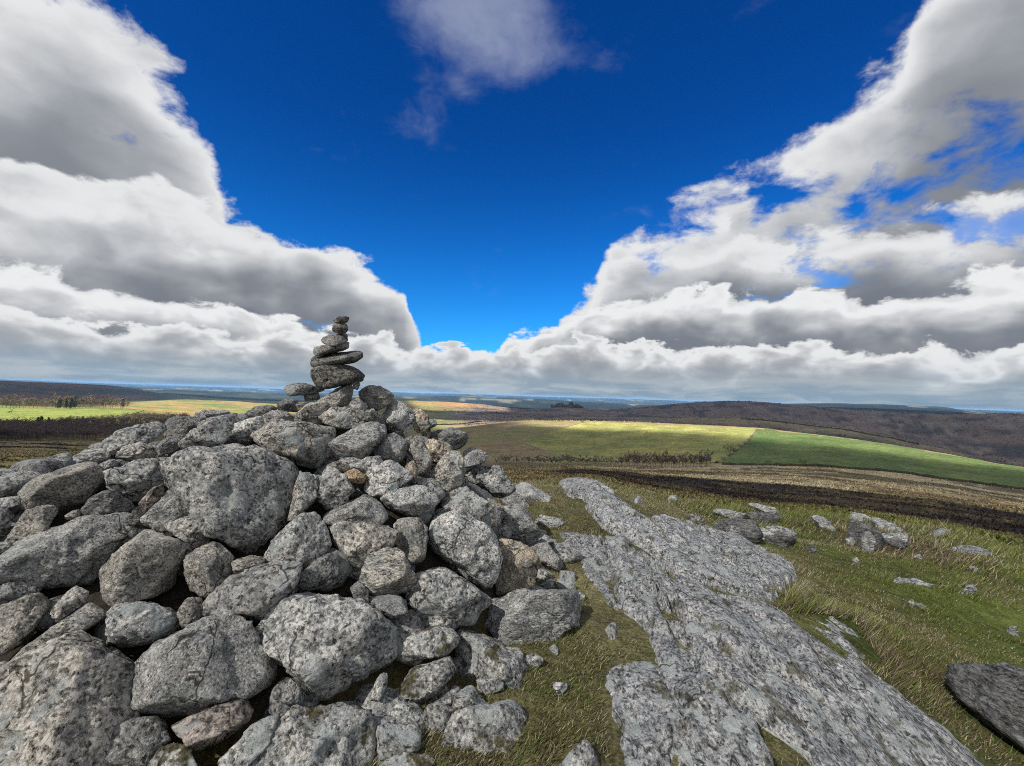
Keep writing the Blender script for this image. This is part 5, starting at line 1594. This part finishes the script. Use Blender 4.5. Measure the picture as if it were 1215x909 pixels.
# granite tor on the hill across the valley
tb = ground_hit(np.array([672.]), np.array([488.]), 2200, 4000)[0]
tb[0], tb[1] = 372.0, 2975.0
tb[2] = float(ground_z(tb[0], tb[1])) - 2.0
tor = empty('tor', tb)
tag(tor, 'dark granite tor crowning the small hill across the valley', 'rock outcrop')
M_tor = plain('tor_granite', (0.035, 0.035, 0.033), (0.085, 0.082, 0.075), 0.05)
for k, (ox, w, h) in enumerate([(-88, 26, 16), (-58, 30, 30), (-28, 26, 20), (2, 24, 18), (34, 34, 34), (66, 30, 26), (96, 24, 14), (-10, 40, 12)]):
    pl = [(unit(rs.normal(size=3) * [1, 1, 0.8]), rs.uniform(0.75, 1.05)) for _ in range(16)]
    v, f = rock_shape(3, pl, 12, 700 + k, (1, 1, 1), 1.3)
    o = link_mesh('rock', v * np.array([w * 0.75, w * 0.6, h * 0.85]), f, M_tor, tor)
    o.location = (ox, rs.uniform(-12, 12), h * 0.30)
# white house in the trees
hb = ground_hit(np.array([543.]), np.array([490.5]), 1500, 3500)[0]
hb[2] = float(ground_z(hb[0], hb[1]))
house = empty('farmhouse', hb)
house.rotation_euler = (0, 0, 0.35)
tag(house, 'small white house among dark trees in the valley', 'house')
M_white = plain('limewash', (0.72, 0.70, 0.66), (0.80, 0.79, 0.76), 0.4)
M_slate = plain('slate', (0.06, 0.06, 0.065), (0.10, 0.10, 0.11), 0.6)


def box_part(name, lo, hi, mat, parent):
    x0, y0, z0 = lo
    x1, y1, z1 = hi
    V = [(x0, y0, z0), (x1, y0, z0), (x1, y1, z0), (x0, y1, z0), (x0, y0, z1), (x1, y0, z1), (x1, y1, z1), (x0, y1, z1)]
    return link_mesh(name, V, [(0, 3, 2, 1), (4, 5, 6, 7), (0, 1, 5, 4), (1, 2, 6, 5), (2, 3, 7, 6), (3, 0, 4, 7)], mat, parent, False)


box_part('wall', (-8, -3.5, -1), (8, 3.5, 6), M_white, house)
link_mesh('roof', [(-8.4, -4.0, 5.9), (8.4, -4.0, 5.9), (8.4, 0, 9.4), (-8.4, 0, 9.4), (8.4, 4.0, 5.9), (-8.4, 4.0, 5.9)], [(0, 1, 2, 3), (3, 2, 4, 5)], M_slate, house, False)
box_part('chimney', (-6.2, -0.7, 8.2), (-4.8, 0.7, 11.2), M_white, house)
for wx in (-5, 0, 5):
    box_part('window', (wx - 0.6, -3.56, 3.6), (wx + 0.6, -3.44, 5.0), M_slate, house)

# ------------------------------------------------------------------ unseen broken cloud overhead, added and shaped for the shade it casts
SD = np.array(sun_dir)
H_CLOUD = 3000.0


def lift_pts(P):
    """point of the cloud layer whose shadow falls on P"""
    k = (H_CLOUD - P[..., 2]) / SD[2]
    return P[..., :2] + SD[:2] * k[..., None]


LIT = [  # sunlit patches: photo outline of the lit ground, its band of land, and the slack of the gap above it
    ([(612, 498), (700, 499), (800, 502), (896, 507), (884, 518), (800, 514.5), (720, 510.5), (640, 505)], 8.0, 9.06, 32),
    ([(896, 504), (980, 512), (1060, 525), (1140, 537), (1230, 550), (1230, 560), (1135, 549), (1060, 539.5), (980, 529), (898, 521)], 8.0, 9.06, 30),
    ([(-90, 478), (0, 481), (110, 483), (175, 485), (150, 492), (110, 500), (0, 500), (-90, 496)], 9.0, 10.1, 40),
    ([(172, 478), (250, 473), (345, 476), (345, 495), (290, 498), (220, 489), (180, 488)], 9.2, 12.2, 90),
    ([(500, 473), (530, 472), (585, 478), (570, 487), (515, 485)], 12.0, 13.05, 120),
    ([(515, 496), (560, 495), (578, 503), (540, 509), (515, 506)], 9.0, 10.6, 50),
]
GP = np.stack([GX, GY, GZ], -1).reshape(-1, 3)
cc = (GP - np.array([0, 0, EYE])) @ CM
front = cc[:, 2] < -1
QX = np.where(front, cc[:, 0] / -cc[:, 2] * F + PW / 2, -9999)
QY = np.where(front, -cc[:, 1] / -cc[:, 2] * F + PH / 2, -9999)
UF = UU.reshape(-1)
x0, x1, y0, y1 = -9000.0, 3900.0, -5600.0, 3050.0
step = 40.0
gx, gy = np.arange(x0, x1, step), np.arange(y0, y1, step)
X, Y = np.meshgrid(gx, gy, indexing='ij')
lit = np.full(X.size, -1e9)
from mathutils import kdtree
for poly, u0, u1, slack in LIT:
    m = (UF > u0) & (UF < u1) & (QX > -200) & (QX < 1400)
    idx = np.nonzero(m)[0]
    idx = idx[poly_sd(QX[idx], QY[idx], poly) > 0]
    if not len(idx):
        continue
    L = lift_pts(GP[idx])[::max(1, len(idx) // 4000)]
    kd = kdtree.KDTree(len(L))
    for q, p in enumerate(L):
        kd.insert((p[0], p[1], 0), q)
    kd.balance()
    lo, hi = L.min(0) - 800, L.max(0) + 800
    for q in np.nonzero((X.ravel() > lo[0]) & (X.ravel() < hi[0]) & (Y.ravel() > lo[1]) & (Y.ravel() < hi[1]))[0]:
        lit[q] = max(lit[q], slack - kd.find((X.flat[q], Y.flat[q], 0))[2])
lit = lit.reshape(X.shape)
# gaps follow the lit ground; elsewhere the layer is thick, ragged towards its rim
rim = np.minimum(np.minimum(X - x0, x1 - X), np.minimum(Y - y0, y1 - Y))
body = np.minimum(np.minimum(-lit, 260.0), rim + 60 * fbm2(X, Y, 0.0012, 3, 0.5, 4))
body = body + 60 * fbm2(X, Y, 0.004, 4, 0.55, 14) * sstep(-lit, 60, 400)
half = np.sqrt(np.clip(body, 0, 260) / 260.0)
top = H_CLOUD + 170 * half * (1 + 0.5 * fbm2(X, Y, 0.003, 4, 0.5, 24))
bot = H_CLOUD - 25 * half * (1 + 0.6 * fbm2(X, Y, 0.004, 3, 0.5, 34))
ok = body > 0
fq = grid_faces(len(gx), len(gy))
keepf = ok.reshape(-1)[fq].sum(1) >= 3
fq = fq[keepf]
nV = X.size
V = np.vstack([np.stack([X, Y, top], -1).reshape(-1, 3), np.stack([X, Y, bot], -1).reshape(-1, 3)])
Fq = np.vstack([fq, fq[:, ::-1] + nV])
used = np.zeros(2 * nV, bool)
used[Fq.ravel()] = True
remap = np.cumsum(used) - 1
M_cloud = bpy.data.materials.new('shade_cloud_vapour')
M_cloud.use_nodes = True
_t = NT(M_cloud.node_tree)
_t.n.remove(_t.n['Principled BSDF'])
_o = _t.n['Material Output']
_tr = _t.node('ShaderNodeBsdfTranslucent')
_tr.inputs['Color'].default_value = (0.24, 0.255, 0.28, 1)
_tp = _t.node('ShaderNodeBsdfTransparent')
_mx = _t.node('ShaderNodeMixShader')
_t.l.new(_t.node('ShaderNodeAttribute', attribute_name='sun_pass').outputs['Fac'], _mx.inputs[0])
_t.l.new(_tr.outputs[0], _mx.inputs[1])
_t.l.new(_tp.outputs[0], _mx.inputs[2])
_t.l.new(_mx.outputs[0], _o.inputs['Surface'])
cloud = link_mesh('cloud', V[used], remap[Fq], M_cloud)
# more see-through patch added above the viewer, letting extra sun onto the near ground
near0 = lift_pts(np.array([[0.0, 4.0, 0.0]]))[0]
thin = 0.28 + 0.31 * np.exp(-(((X - near0[0]) ** 2 + (Y - near0[1]) ** 2) / 260.0 ** 2)) + 0.06 * fbm2(X, Y, 0.002, 3, 0.5, 44)
thin = np.concatenate([thin.ravel(), thin.ravel()])[used]
at_ = cloud.data.attributes.new('sun_pass', 'FLOAT', 'POINT')
at_.data.foreach_set('value', np.clip(thin, 0.2, 0.75).astype(np.float32))
tag(cloud, kind='structure')

# ------------------------------------------------------------------ hazy air over the moor
hx = 46500.0
z_lo, z_hi = float(GZ.min()) - 1.5, float(GZ.max()) + 6.0
haze = box_part('haze', (-hx, -hx, z_lo), (hx, hx, z_hi), None, None)
M_haze = bpy.data.materials.new('haze')
M_haze.use_nodes = True
_t = NT(M_haze.node_tree)
_t.n.remove(_t.n['Principled BSDF'])
_pv = _t.node('ShaderNodeVolumePrincipled')
_pv.inputs['Color'].default_value = (0.30, 0.58, 1.0, 1)
_pv.inputs['Density'].default_value = 3.6e-5
_pv.inputs['Anisotropy'].default_value = 0.0
_t.l.new(_pv.outputs[0], _t.n['Material Output'].inputs['Volume'])
haze.data.materials.append(M_haze)
tag(haze, 'thin blue haze over the distant hills', 'haze', kind='stuff')
print('HAZE', z_lo, z_hi)
